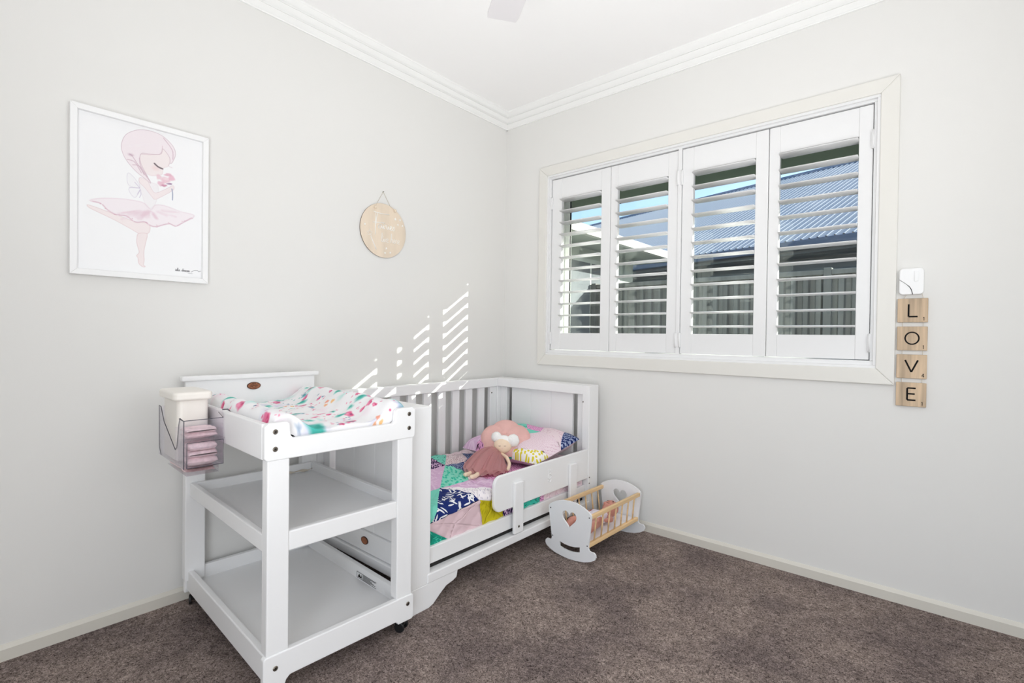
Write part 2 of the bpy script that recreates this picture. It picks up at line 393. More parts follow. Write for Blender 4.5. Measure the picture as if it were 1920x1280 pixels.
# white shutter frame, two steps
for t, ya, yb in ((.014, -.010, .05), (.026, .004, .068)):
    b0 = fz0+t+(.008 if t > .02 else 0); b1 = fz1-t
    for q in ((fx0, fx1, fz0, b0), (fx0, fx1, b1, fz1), (fx0, fx0+t*.9, b0, b1), (fx1-t, fx1, b0, b1)):
        obj('shutter_frame', MB().box(q[0], q[1], ya, yb, q[2], q[3]), M['shutter'], win, bevel=.002)
for q in ((fx0+.015, fx1-.015, fz0+.03, fz0+.05), (fx0+.02, fx1-.02, fz1-.04, fz1-.02), (fx0+.02, fx0+.036, fz0+.05, fz1-.04), (fx1-.04, fx1-.02, fz0+.05, fz1-.04), (.84, .86, fz0+.05, fz1-.04), (1.732, 1.75, fz0+.05, fz1-.04)):
    obj('shutter_stop', MB().box(q[0], q[1], .060, .068, q[2], q[3]), M['shutter'], win)
obj('centre_post', MB().box(1.278, 1.298, .006, .05, fz0+.03, fz1-.024), M['shutter'], win, bevel=.002)
# sliding window behind
for q in ((fx0, fx1, fz0, fz0+.045), (fx0, fx1, fz1-.045, fz1), (fx0, fx0+.05, fz0+.045, fz1-.045), (fx1-.05, fx1, fz0+.045, fz1-.045)):
    obj('outer_frame', MB().box(q[0], q[1], .125, .215, q[2], q[3]), M['alum'], win, bevel=.002)
def sash(x0, x1, y0, y1):
    z0, z1 = fz0+.047, fz1-.047
    s = obj('sash', MB().add([], []), M['alum'], win)
    for q in ((x0, x1, z0, z0+.04), (x0, x1, z1-.04, z1), (x0, x0+.035, z0+.04, z1-.04), (x1-.035, x1, z0+.04, z1-.04)):
        obj('sash_rail', MB().box(q[0], q[1], y0, y1, q[2], q[3]), M['alum'], s, bevel=.0015)
    ym = (y0+y1)/2
    obj('pane', MB().box(x0+.034, x1-.034, ym-.002, ym+.002, z0+.039, z1-.039), M['glass'], s)
    for xx in (x0+.035, x1-.039): obj('seal', MB().box(xx, xx+.004, ym-.006, ym+.006, z0+.04, z1-.04), M['rubber'], s)
    return s
sash(fx0+.05, 1.30, .135, .160)
sash(1.262, fx1-.05, .172, .197)

# ---------------------------------------------------------------- plantation shutters
LZ = [1.190+.0766*k for k in range(12)]
def louvre_mesh(x0, x1):
    n = 14; ring = [(.0445*math.cos(2*PI*k/n), .0058*math.sin(2*PI*k/n)*(1 if abs(math.cos(2*PI*k/n)) < .95 else .8)) for k in range(n)]
    t = math.radians(-.5); ring = [(a*math.cos(t)-b*math.sin(t), a*math.sin(t)+b*math.cos(t)) for a, b in ring]
    return MB().prism(ring, 'x', x0, x1)
def shutter(x0, x1, ox0, ox1, label, hinge):
    z0, z1, oz0, oz1, ya, yb = 1.0395, 2.1775, 1.150, 2.046, .014, .042
    t = thing('shutter_panel', label, 'shutter', ((x0+x1)/2, ya, z0), 0, 'white plantation shutter panels in the window')
    for q in ((x0, ox0), (ox1, x1)): obj('stile', MB().box(q[0], q[1], ya, yb, z0, z1), M['shutter'], t, bevel=.0025)
    for q in ((z0, oz0), (oz1, z1)): obj('rail', MB().box(ox0, ox1, ya+.0015, yb-.0015, q[0], q[1]), M['shutter'], t, bevel=.002)
    first = None
    for z in LZ:
        if first is None:
            first = obj('louvre', louvre_mesh(ox0+.0015, ox1-.0015), M['shutter'], t, frame=Matrix.Translation((0, .028, z)), smooth=True)
            zz = z
        else:
            c = share(first, t, loc=(0, 0, z-zz))
    for hz in (1.115, 2.02):
        if hinge is not None:
            h = obj('hinge', MB().box(hinge-.007, hinge+.007, .002, .014, hz-.04, hz+.04), M['shutter'], t, bevel=.003)
            obj('hinge_pin', MB().cyl((hinge, .004, hz-.042), (hinge, .004, hz+.042), .0045, 10), M['shutter'], h, smooth=True)
    return t
shutter(.405, .8475, .482, .784, 'louvred shutter panel nearest the room corner, leftmost of the four', .406)
shutter(.8505, 1.276, .897, 1.218, 'second louvred shutter panel from the room corner, left of centre post', 1.2765)
shutter(1.300, 1.7395, 1.362, 1.680, 'third louvred shutter panel from the corner, right of centre post', 1.2995)
shutter(1.7425, 2.1645, 1.790, 2.112, 'rightmost louvred shutter panel, nearest the hanging letter tiles', 2.1655)

# ---------------------------------------------------------------- outside
struct('ground', MB().box(-14, 14, .22, 22, -.5, -.32), M['paving'], label='concrete side path outside the window')
ev = thing('eave', 'dark edged roof eave overhanging the window outside', 'eave', (1.2, .26, 2.07), 0)
obj('soffit', MB().box(-.75, 5.2, .252, .45, 2.24, 2.255), M['soffit'], ev)
obj('fascia', MB().box(-.75, 5.2, .455, .475, 2.085, 2.26), M['soffit'], ev)
obj('gutter', MB().prism([(.476, 2.10), (.51, 2.085), (.54, 2.10), (.55, 2.2), (.545, 2.2), (.535, 2.108), (.51, 2.092), (.48, 2.108), (.48, 2.2), (.476, 2.2)], 'x', -.75, 5.2), M['fascia'], ev)
obj('roof_edge', MB().prism([(.255, 2.325), (.56, 2.215), (.56, 2.23), (.255, 2.34)], 'x', -.75, 5.2), M['roof_dark'], ev)
wg = thing('house_wing', 'pale rendered wing of the house seen through the leftmost shutters', 'building', (-1.2, 2, -.32), 0)
obj('wall', MB().box(-3, -.78, .9, 3.5, -.32, 2.2), M['wingwall'], wg)
obj('soffit', MB().box(-3, -.33, .56, 3.9, 2.17, 2.185), M['wingwall'], wg)
obj('gutter', MB().prism([(-.33, 2.15), (-.27, 2.15), (-.255, 2.225), (-.268, 2.225), (-.28, 2.162), (-.315, 2.162), (-.315, 2.225), (-.33, 2.225)], 'y', .56, 3.9), M['gutter'], wg)
obj('roof', MB().prism([(-.27, 2.24), (-.27, 2.225), (-3.0, 3.1), (-3.0, 3.12)], 'y', .56, 3.9), M['roof'], wg)
wf = obj('window_frame', MB().box(-.79, -.765, 1.7, 3.1, .9, 2.05), M['alum'], wg)
obj('pane', MB().box(-.766, -.760, 1.75, 2.38, .95, 2.0), M['render'], wf); obj('pane', MB().box(-.766, -.760, 2.42, 3.05, .95, 2.0), M['render'], wf)
# steel boundary fence
fn = thing('boundary_fence', 'dark grey corrugated steel fence beyond the path', 'fence', (2, 2.45, -.32), 0)
def corrugated(x0, x1, y, z0, z1, pitch, depth):
    P = []; n = int((x1-x0)/pitch)
    for k in range(n):
        x = x0+k*pitch; P += [(x, 0), (x+pitch*.38, 0), (x+pitch*.5, depth), (x+pitch*.88, depth)]
    P.append((x0+n*pitch, 0)); b = MB(); m_ = len(P)
    b.add([(p[0], y-p[1], z0) for p in P]+[(p[0], y-p[1], z1) for p in P], [(i, i+1, m_+i+1, m_+i) for i in range(m_-1)]); return b
for k in range(0, 4):
    x = -.72+2.37*k
    obj('fence_panel', corrugated(x+.03, x+2.34, 2.45, -.3, 1.70, .1, .03), M['fence'], fn, solid=.002)
    obj('fence_rail', MB().box(x, x+2.37, 2.40, 2.47, 1.70, 1.745), M['fence'], fn, bevel=.004)
    obj('fence_rail', MB().box(x, x+2.37, 2.40, 2.47, -.32, -.27), M['fence'], fn, bevel=.004)
    obj('fence_post', MB().box(x-.03, x+.03, 2.39, 2.48, -.32, 1.76), M['fence'], fn, bevel=.004)
# neighbour
nh = thing('neighbour_house', 'neighbouring house with blue grey corrugated steel roof', 'house', (1.0, 4.36, -.32), math.radians(-13.84))
NF = fmat((1.0, 4.36, 0), math.radians(-13.84))
def roof_sheet(x0, x1, ylen, z0, rise, pitch):
    P = []; n = int((x1-x0)/pitch)
    for k in range(n):
        x = x0+k*pitch; P += [(x, 0), (x+pitch*.36, 0), (x+pitch*.42, .040), (x+pitch*.56, .040)]
    P.append((x0+n*pitch, 0)); m_ = len(P); b = MB()
    b.add([(p[0], 0, z0+p[1]) for p in P]+[(p[0], ylen, z0+rise+p[1]) for p in P], [(i, i+1, m_+i+1, m_+i) for i in range(m_-1)]); return b
for k in range(4): obj('roof_sheet', roof_sheet(-9+4.275*k, -9+4.275*(k+1), 4.8, 2.34, 2.345, .095), M['roof'], nh, frame=NF)
obj('roof_slope', MB().prism([(4.8, 4.68), (4.8, 4.61), (9.4, 2.3), (9.4, 2.37)], 'x', -9, 8.1), M['roof_dark'], nh, frame=NF)
obj('ridge_cap', MB().prism([(4.58, 4.62), (4.8, 4.735), (5.02, 4.62), (5.02, 4.59), (4.8, 4.705), (4.58, 4.59)], 'x', -9, 8.1), M['roof_dark'], nh, frame=NF)
obj('gutter', MB().box(-9, 8.1, -.1, .02, 2.24, 2.35), M['roof_dark'], nh, frame=NF, bevel=.01)
obj('soffit', MB().box(-9, 8.1, .02, .5, 2.2, 2.24), M['render'], nh, frame=NF)
obj('wall', MB().box(-9, 8.1, .45, 8.2, -.32, 2.22), M['render'], nh, frame=NF)
obj('lintel_band', MB().box(-9, 8.1, .43, .46, 1.9, 1.98), M['alum'], nh, frame=NF)

# ---------------------------------------------------------------- ceiling fan with lamp
fan = thing('ceiling_fan', 'white four blade ceiling fan, one blade tip showing at the top', 'fan', (FAN.x, FAN.y, H), math.radians(-35))
FF = fmat((FAN.x, FAN.y, 0), math.radians(-35))
obj('canopy', MB().lathe([(.065, 0), (.065, -.02), (.03, -.06), (.015, -.065)][::-1], (0, 0, H)), M['fan'], fan, frame=FF, smooth=True)
obj('rod', MB().cyl((0, 0, 2.46), (0, 0, H-.05), .012), M['fan'], fan, frame=FF, smooth=True)
obj('motor', MB().lathe([(.03, 2.34), (.1, 2.35), (.11, 2.39), (.1, 2.44), (.03, 2.47)], (0, 0, 0)), M['fan'], fan, frame=FF, smooth=True)
for k in range(4):
    B4 = FF @ Matrix.Rotation(PI/2*k+PI, 4, 'Z') @ Matrix.Translation((0, 0, 2.40)) @ Matrix.Rotation(math.radians(1), 4, 'X')
    obj('blade', MB().prism([(.14, -.05), (.16, -.058), (.60, -.064), (.63, -.058), (.632, .058), (.60, .064), (.16, .058), (.14, .05)], 'z', -.004, .004), M['fan'], fan, frame=B4, bevel=.003)
    obj('blade_arm', MB().box(.08, .2, -.02, .02, -.012, -.004), M['fan'], fan, frame=B4, bevel=.002)
gm, gnt, gb = new_mat('opal_lamp_glass'); gb.inputs['Base Color'].default_value = (1, 1, 1, 1)
gb.inputs['Roughness'].default_value = .3
obj('lamp_globe', MB().ball((0, 0, 2.27), (.15, .15, .07), 24, 12), gm, fan, frame=FF, smooth=True)

# ---------------------------------------------------------------- cot
X0, X1, YN, YF, TOP = .035, .825, -1.480, -.055, .834
cot = thing('cot_bed', 'white wooden cot made up as a toddler bed along left wall', 'bed', (.43, -.77, 0))
Wm = M['white']
def B(name, par, *q, bevel=.004, m=None): return obj(name, MB().box(*q), m or Wm, par, bevel=bevel)
PX = ((X0, X0+.05), (X1-.05, X1))
for (ya, yb, ym) in ((YF-.105, YF, YF-.055), (YN, YN+.105, YN+.055)):
    for (xa, xb) in PX: B('post', cot, xa, xb, ya, yb, .102, TOP)
    B('end_rail', cot, X0+.05, X1-.05, ya, yb, TOP-.056, TOP)
    B('end_bottom_rail', cot, X0+.05, X1-.05, ym-.022, ym+.022, .148, .24)
    for xa in (X0+.05, X1-.105): B('end_stile', cot, xa, xa+.055, ym-.018, ym+.018, .24, TOP-.056)
    xs = [.18, .347, .513, .68]
    for i in range(3): B('panel_board', cot, xs[i]+.0006, xs[i+1]-.0006, ym-.010, ym+.010, .24, TOP-.056, bevel=.0025)
    B('end_plinth', cot, X0+.05, X1-.05, ym-.034, ym+.03, .103, .146)
# back side
B('back_rail', cot, X0, X0+.05, YN+.105, YF-.105, TOP-.058, TOP)
B('back_bottom_rail', cot, X0, X0+.05, YN+.105, YF-.105, .148, .24)
for ya in (YF-.168, YN+.105): B('back_stile', cot, X0+.012, X0+.04, ya, ya+.063, .24, TOP-.058)
for k in range(10): B('slat', cot, X0+.016, X0+.034, -.333-.1165*k, -.273-.1165*k, .24, TOP-.058, bevel=.003)
# front rails and plinth
B('side_rail', cot, X1-.052, X1-.022, YN+.105, YF-.105, .168, .238)
B('ledge', cot, X1-.045, X1+.004, YN+.09, YF-.09, .104, .143)
B('shade_strip', cot, X1-.045, X1-.04, YN+.105, YF-.105, .143, .168, m=M['dark'], bevel=0)  # dark strip set in the slot in place of its shade
def foot(y0, s):
    P = [(0, 0), (.10, 0), (.125, .008), (.16, .035), (.195, .058), (.235, .066), (.255, .074), (.262, .104), (0, .104)]
    return MB().prism([(y0+s*a, b) for a, b in P], 'x', X1-.028, X1)
for y0, s in ((YN, 1), (YF, -1)):
    obj('bracket_foot', foot(y0, s), Wm, cot, bevel=.003)
    b = MB().prism([(y0+s*a, c) for a, c in ((0, 0), (.1, 0), (.2, .06), (.262, .104), (0, .104))], 'x', X0, X0+.028); obj('bracket_foot', b, Wm, cot, bevel=.003)
B('base_board', cot, X0+.05, X1-.052, YN+.09, YF-.09, .150, .166)
def bolt(par, p, n, r=.0075, frame=None):
    """small bronze bolt head with a hex socket; n = axis letter with sign"""
    d = {'x': Vector((1, 0, 0)), 'y': Vector((0, 1, 0)), '-y': Vector((0, -1, 0))}[n]; p = Vector(p)
    b = obj('bolt', MB().tube([p-d*.004, p+d*.0012, p+d*.0028], [r, r, r*.72], 14), M['steel'], par, frame=frame, smooth=False)
    obj('socket', MB().cyl(p+d*.002, p+d*.0032, r*.42, 6), M['hole'], b, frame=frame)
for y, z in ((-.115, .735), (-.115, .285), (-.115, .25)): bolt(cot, (X1-.05+.006, YF-.105, z), '-y', .004) if z > .3 else bolt(cot, (X1, y-.035, z), 'x', .004)
for p in ((X0+.05, -.10, .74),): bolt(cot, p, 'x', .005)
bolt(cot, (X0+.04, YF-.155, .735), 'x', .005)
# guard
gd = obj('guard_rail', MB().prism([(-.1605, .281), (-.1605, .455)]+[p for p in rrect(-.983, -.30, .281, .455, .045, 6) if p[0] < -.8], 'x', X1-.022, X1-.004), Wm, cot, bevel=.004)
for ya in (-.852, -.369):
    s = obj('guard_support', MB().box(X1-.004, X1+.014, ya, ya+.068, .15, .405), Wm, cot, bevel=.005)
    bolt(cot, (X1+.014, ya+.03, .185), 'x', .0065)
# embossed badge on guard: bear outline
bd = MB()
def ringpath(cy, cz, r, n=18, a0=0, a1=360): return [(X1-.0035, cy+r*math.cos(math.radians(a0+(a1-a0)*k/n)), cz+r*math.sin(math.radians(a0+(a1-a0)*k/n))) for k in range(n+1)]
obj('embossed_badge', MB().tube(ringpath(-.545, .372, .014), .0022, 6).tube(ringpath(-.545, .393, .010), .0022, 6).tube(ringpath(-.552, .405, .0035), .0018, 6).tube(ringpath(-.538, .405, .0035), .0018, 6).tube(ringpath(-.545, .352, .011, 12, 180, 360), .0022, 6), Wm, cot, smooth=True)
# oval badge on near end
def oval(par, c, ru, rv, axis, frame=None):
    P = [(c[0]+ru*math.cos(2*PI*k/28), c[1]+rv*math.sin(2*PI*k/28)) for k in range(28)]
    Q = [(c[0]+ru*.86*math.cos(2*PI*k/28), c[1]+rv*.84*math.sin(2*PI*k/28)) for k in range(28)]
    return P, Q
P, Q = oval(None, (.46, .20), .026, .017, 'y')
e1 = obj('oval_badge', MB().prism(P, 'y', YN+.033-.004, YN+.033+.002), M['emblem_dark'], cot); obj('oval_face', MB().prism(Q, 'y', YN+.033-.0055, YN+.033), M['emblem'], e1)

# mattress
mt = obj('mattress', MB().box(.088, .772, YN+.11, YF-.11, .1662, .352), M['sheet'], None, bevel=.03, seg=4)
tag(mt, 'white cot mattress under the patchwork quilt', 'mattress')
mt['label'] = 'white cot mattress under the patchwork quilt'

# ---------------------------------------------------------------- quilt
F = {
 'navy_sticks': fabric('navy_stick_cotton', (30, 46, 110), (238, 238, 240), 'sticks', 25, .175),
 'dusty': fabric('dusty_pink_cotton', (226, 198, 204)),
 'emerald': fabric('emerald_cotton', (24, 150, 126), (70, 196, 170), 'sticks', 40, .16),
 'mint': fabric('mint_cotton', (126, 216, 196)),
 'mint_strokes': fabric('mint_brush_cotton', (140, 224, 202), (60, 196, 166), 'strokes', 42, .3),
 'mint_sticks': fabric('mint_stick_cotton', (128, 218, 198), (28, 110, 96), 'sticks', 24, .085),
 'lilac': fabric('lilac_cotton', (220, 184, 216), (232, 204, 228), 'sticks', 24, .2),
 'purple_dots': fabric('plum_blot_cotton', (52, 30, 76), (226, 190, 224), 'strokes', 75, .36),
 'red_dots': fabric('white_red_dot_cotton', (236, 222, 224), (150, 62, 92), 'dots', 110, .24),
 'navy_grid': fabric('navy_cross_cotton', (30, 46, 104), (190, 204, 232), 'grid', 95, .3),
 'white_dots': fabric('white_dash_cotton', (244, 238, 240), (196, 190, 206), 'strokes', 70, .2),
 'mustard': fabric('mustard_cotton', (204, 190, 34), (186, 172, 22), 'strokes', 40, .25),
 'magenta_dash': fabric('pink_dash_cotton', (238, 172, 216), (74, 34, 70), 'grid', 70, .2),
 'pale_pink': fabric('pale_pink_cotton', (240, 220, 226), (226, 196, 208), 'sticks', 26, .14),
 'pale_dots': fabric('pale_dot_cotton', (242, 222, 230), (206, 150, 180), 'grid', 95, .16),
 'teal_sticks': fabric('teal_stick_cotton', (64, 190, 168), (24, 96, 92), 'sticks', 22, .085),
 'yellow_dots': fabric('white_yellow_dot_cotton', (246, 242, 238), (222, 206, 60), 'dots', 55, .36),
}
def hsh(a, b): return math.sin(a*12.9+b*7.1)*.5+math.sin(a*5.3-b*9.7+1.3)*.5
def quilt_S(u, v):
    # u: cloth distance from the wall side, over the front edge and down; v: along the bed (world y)
    zt = .381; u *= .985
    if u < .658: x, z, nx, nz = .09+u, zt, 0, 1
    elif u < .721:
        t = (u-.658)/.04; x, z, nx, nz = .748+.04*math.sin(t), zt-.04+.04*math.cos(t), math.sin(t), math.cos(t)
    else: x, z, nx, nz = .788, zt-.04-(u-.721), 1, 0
    p, q = (u+v)/.075, (u-v)/.075
    puff = .0062*(abs(math.sin(PI*p))*abs(math.sin(PI*q)))**.45
    sway = .004*hsh(u*3.1, v*2.7)
    if u > .721: sway = .003*hsh(u*2, v*6) - .004
    if u < .06: z += .012*math.sin(v*14)*(1-u/.06)*.6
    d = puff+sway
    return (x+nx*d, v, z+nz*d+ (.006 if nz > .9 else 0))
def patch(name, poly, S, m, par, step=.013, solid=.005):
    n = len(poly); cx = sum(p[0] for p in poly)/n; cy = sum(p[1] for p in poly)/n
    V = []; UV = []; idx = {}; Fc = []
    area = sum(poly[i][0]*poly[(i+1) % n][1]-poly[(i+1) % n][0]*poly[i][1] for i in range(n))
    if area < 0: poly = poly[::-1]
    def vid(u, v):
        k = (round(u, 5), round(v, 5))
        if k not in idx: idx[k] = len(V); V.append(S(u, v)); UV.append((u, v))
        return idx[k]
    for i in range(n):
        A, Bp = poly[i], poly[(i+1) % n]
        L = max(math.dist(A, Bp), math.dist(A, (cx, cy)), math.dist(Bp, (cx, cy))); k = max(2, int(L/step)); k = 24 if k > 24 else k
        g = lambda a, b: (cx+(A[0]-cx)*a/k+(Bp[0]-cx)*b/k, cy+(A[1]-cy)*a/k+(Bp[1]-cy)*b/k)
        for a in range(k):
            for b in range(k-a):
                Fc.append((vid(*g(a, b)), vid(*g(a+1, b)), vid(*g(a, b+1))))
                if a+b < k-1: Fc.append((vid(*g(a+1, b)), vid(*g(a+1, b+1)), vid(*g(a, b+1))))
    b = MB().add(V, Fc)
    return obj(name, b, m, par, smooth=True, uv=UV if solid else [(p[0], p[1]) for p in V], solid=solid)
quilt = thing('patchwork_quilt', 'patchwork cot quilt of navy, mint, mustard and pink triangles', 'quilt', (.45, -.77, .35))
V1, V2, NR, NB, Pp, Qq = (.206, -.824), (.512, -1.125), (.712, -1.058), (.745, -1.345), (.37, -.828), (.521, -.94)
a9, b9, c9, d9, BT, NE = (.508, -.841), (.623, -.866), (.69, -.943), (.735, -.975), .846, YN+.112
for mk, poly in (
  ('navy_sticks', [V2, NR, NB]),
  ('dusty', [NB, (.715, -1.052), (BT, -1.03), (BT, -1.235), (.765, -1.36)]),
  ('emerald', [(.765, NE), (.765, -1.36), (BT, -1.235), (BT, NE)]),
  ('mint', [V2, NB, (.765, -1.36), (.765, NE), (.5, NE)]),
  ('lilac', [V1, V2, (.5, NE), (.25, NE)]),
  ('purple_dots', [V1, (.25, NE), (.027, NE), (.027, -.77)]),
  ('mint', [(0, NE), (.027, NE), (.027, -.77), (0, -.76)]),
  ('mint_sticks', [V1, (.027, -.77), (0, -.76), (0, -.66), (.055, -.681)]),
  ('red_dots', [V1, (.055, -.681), (.045, -.546), (.197, -.638), (.236, -.702)]),
  ('navy_grid', [V1, (.236, -.702), Pp]),
  ('mint_strokes', [V1, Pp, Qq, V2]),
  ('lilac', [V2, Qq, a9, b9, c9]),
  ('white_dots', [V2, c9, d9, (.715, -1.052), NR]),
  ('mustard', [(.715, -1.052), d9, (.715, -.90), (BT, -.878), (BT, -1.03)]),
  ('purple_dots', [(.715, -.90), (.715, -.84), (BT, -.80), (BT, -.878)]),
  ('red_dots', [Pp, (.236, -.702), (.25, -.5), (.45, -.5), a9]),
  ('pale_pink', [Pp, a9, Qq]),
  ('magenta_dash', [a9, (.45, -.5), (.66, -.5), (.66, -.7), b9]),
  ('pale_pink', [b9, (.66, -.7), (.715, -.84), (.715, -.90), d9, c9]),
  ('teal_sticks', [(.66, -.70), (.66, -.58), (BT, -.588), (BT, -.80), (.715, -.84)]),
  ('magenta_dash', [(.66, -.58), (.66, -.54), (BT, -.55), (BT, -.588)]),
  ('pale_pink', [(.66, -.54), (.66, -.17), (BT, -.17), (BT, -.55)]),
  ('navy_grid', [(.045, -.546), (.197, -.638), (.236, -.702), (.25, -.5)]),
  ('pale_pink', [(0, -.66), (.055, -.681), (.045, -.546), (0, -.5)]),
  ('pale_pink', [(0, -.5), (.045, -.546), (.25, -.5), (.66, -.5), (.66, -.17), (0, -.17)])):
    patch('quilt_patch', poly, quilt_S, F[mk], quilt)

# ---------------------------------------------------------------- pillow
PW0, PW1 = .20, .768
def pillow_S(u, v, side=1):
    # u,v in 0..1 : across the cot, from foot edge up to head edge
    u = min(1, max(0, u)); v = min(1, max(0, v)); a = 1-abs(2*u-1)**5.0; b = 1-abs(2*v-1)**5.0
    th = .072*max(0, a)**.42*max(0, b)**.42
    x = PW0+(PW1-PW0)*u; y = -.60+.425*v; z = .437+.072*v**1.1
    ct = math.cos(.28); stt = math.sin(.28)
    wr = .004*math.sin(u*17+v*9)*min(1, 4*a*b)
    return (x, y-stt*(th*side+wr), z+ct*(th*side+wr))
pil = thing('patchwork_pillow', 'plump patchwork pillow propped against the far cot end', 'pillow', (.48, -.35, .39))
for mk, poly in (
  ('magenta_dash', [(.30, 1), (.58, 1), (.68, .70), (.50, .70)]),
  ('pale_pink', [(.58, 1), (.84, 1), (1, .55), (.84, .62), (.68, .70)]),
  ('navy_grid', [(.84, 1), (1, 1), (1, .55)]),
  ('mint', [(.50, .70), (.68, .70), (.60, .52)]),
  ('pale_dots', [(.68, .70), (.84, .62), (1, .55), (1, .28), (.86, .12), (.70, .06), (.62, .30), (.60, .52)]),
  ('yellow_dots', [(.86, .12), (1, .28), (1, 0), (.86, 0)]),
  ('yellow_dots', [(.70, .06), (.86, .12), (.86, 0), (.70, 0)]),
  ('teal_sticks', [(.60, .52), (.62, .30), (.70, .06), (.70, 0), (.45, 0), (.45, .52)]),
  ('magenta_dash', [(.45, .52), (.45, 0), (.2, 0), (.2, .52)]),
  ('pale_pink', [(.50, .70), (.60, .52), (.45, .52), (.2, .52), (.2, .70)]),
  ('mint_sticks', [(0, 1), (.30, 1), (.50, .70), (.2, .70), (0, .8)]),
  ('lilac', [(0, .8), (.2, .70), (.2, .52), (.2, 0), (0, 0)])):
    patch('pillow_patch', poly, lambda u, v: pillow_S(u, v), F[mk], pil, step=.06, solid=0)
bk = MB().sheet(lambda i, j: pillow_S(1-i, j, -.62), 22, 16); obj('pillow_back', bk, F['pale_pink'], pil, smooth=True, uv=[(p[0], p[1]) for p in bk.v])

# ---------------------------------------------------------------- changing table (own frame: x = towards the room, y = along the wall)
CTH = .037; CO = (.888, -1.792, 0)
CF = fmat(CO, -CTH)
ch = thing('changing_table', 'white three tier nappy changing table with castors', 'changing table', CO, -CTH)
def C(name, *q, bevel=.004, m=None, par=None): return obj(name, MB().box(*q), m or Wm, par or ch, frame=CF, bevel=bevel)
HW = .274; DB = -.845
front = [(-HW+.008, .738), (HW-.008, .738), (HW, .746), (HW, .842), (HW-.012, .853), (.199, .853), (.190, .846), (.187, .808), (.178, .800), (-.186, .800), (-.195, .808), (-.199, .846), (-.208, .853), (-HW+.012, .853), (-HW, .842), (-HW, .746)]
obj('top_front_rail', MB().prism(front, 'x', -.022, 0), Wm, ch, frame=CF, bevel=.003)
C('back_panel', DB, DB+.02, -HW, HW, .738, .925)
C('crest', DB-.006, DB+.034, -.290, .290, .922, .943, bevel=.005)
for s in (-1, 1): C('top_side_rail', DB+.02, -.022, s*HW, s*(HW-.022), .740, .850)
C('top_deck', DB+.02, -.022, -HW+.022, HW-.022, .752, .766, bevel=0)
for y0, y1 in ((-.264, -.197), (.200, .267)): C('leg', -.045, -.004, y0, y1, .141, .7385)
for y0, y1 in ((-.278, -.205), (.205, .278)): C('leg', DB, DB+.042, y0, y1, .10, .7385)
# middle tray
C('middle_front_rail', -.030, -.008, -.1975, .2005, .446, .508)
for s in (-1, 1): C('middle_side_rail', DB+.042, -.045, s*.262, s*.242, .450, .506)
C('middle_back_rail', DB+.042, DB+.062, -.242, .242, .450, .506)
C('middle_shelf', DB+.062, -.030, -.242, .242, .456, .468, bevel=0)
# bottom tray
low = [(-HW, .030), (-.210, .030), (-.204, .050), (-.192, .060), (.195, .060), (.203, .054), (.207, .047), (HW-.006, .047), (HW, .053), (HW, .136), (HW-.006, .142), (-HW+.006, .142), (-HW, .136)]
obj('bottom_front_rail', MB().prism(low, 'x', -.022, 0), Wm, ch, frame=CF, bevel=.003)
obj('bottom_back_rail', MB().prism([(a, max(b, .047)) for a, b in low], 'x', DB, DB+.022), Wm, ch, frame=CF, bevel=.003)
for s in (-1, 1): C('bottom_side_rail', DB+.022, -.022, s*.266, s*.244, .058, .141)
C('bottom_shelf', DB+.022, -.022, -.244, .244, .076, .088, bevel=0)
for y, z in ((-.243, .826), (-.243, .773), (.246, .829), (.246, .776), (-.238, .100), (.248, .111)): bolt(ch, (0, y, z), 'x', .0078, frame=CF)
# badge on the crest board
P = [(-.009+.029*math.cos(2*PI*k/28), .888+.0165*math.sin(2*PI*k/28)) for k in range(28)]
Q = [(-.009+.026*math.cos(2*PI*k/28), .888+.0138*math.sin(2*PI*k/28)) for k in range(28)]
e = obj('oval_badge', MB().prism(P, 'x', DB+.02, DB+.0235), M['emblem_dark'], ch, frame=CF); obj('oval_face', MB().prism(Q, 'x', DB+.0235, DB+.0245), M['emblem'], e, frame=CF)
bear = MB()
for cy, cz, r in ((-.009, .893, .0045), (-.0135, .8975, .002), (-.0045, .8975, .002), (-.009, .884, .006), (-.020, .888, .0035), (.002, .888, .0035)):
    bear.tube([(DB+.0248, cy+r*math.cos(2*PI*k/12), cz+r*math.sin(2*PI*k/12)) for k in range(13)], .0008, 5)
obj('badge_motif', bear, M['emblem_dark'], e, frame=CF)
# warning label, printed on the inside of the right bottom rail
lb = MB(); yl = .2436
def lq(x0, x1, z0, z1): lb.box(x0, x1, yl-.0006, yl, z0, z1)
for q in ((-.36, -.21, .1165, .1178), (-.36, -.21, .0925, .0938), (-.36, -.3585, .0925, .1178), (-.318, -.3168, .0925, .1178)): lq(*q)
for k in range(6): lq(-.312, -.312+.095-.012*((k*3) % 4), .113-.0034*k, .1142-.0034*k)
lb.prism([(-.352, .097), (-.340, .113), (-.328, .097)], 'y', yl-.0006, yl)
lb.prism([(-.33, .098), (-.325, .112), (-.321, .098)], 'y', yl-.0006, yl)
obj('warning_label', lb, M['ink'], ch, frame=CF)
# castors
for x, y in ((-.035, .240), (-.03, -.240), (DB+.035, -.240), (DB+.035, .240)):
    zt = .047 if not (x > -.1 and y < 0) else .047
    cs = obj('castor', MB().prism(rrect(-.020, .020, .018, .050, .012), 'y', -.011, .011), M['black'], ch, frame=CF @ fmat((x, y, 0), .5 if y > 0 else -.3), bevel=.003)
    for sgn in (-1, 1): obj('wheel', MB().cyl((.004, sgn*.011, .020), (.004, sgn*.021, .020), .020, 20), M['black'], cs, frame=CF @ fmat((x, y, 0), .5 if y > 0 else -.3), bevel=.003)
    obj('stem', MB().cyl((0, 0, .045), (0, 0, .062), .006, 10), M['steel'], cs, frame=CF @ fmat((x, y, 0)))

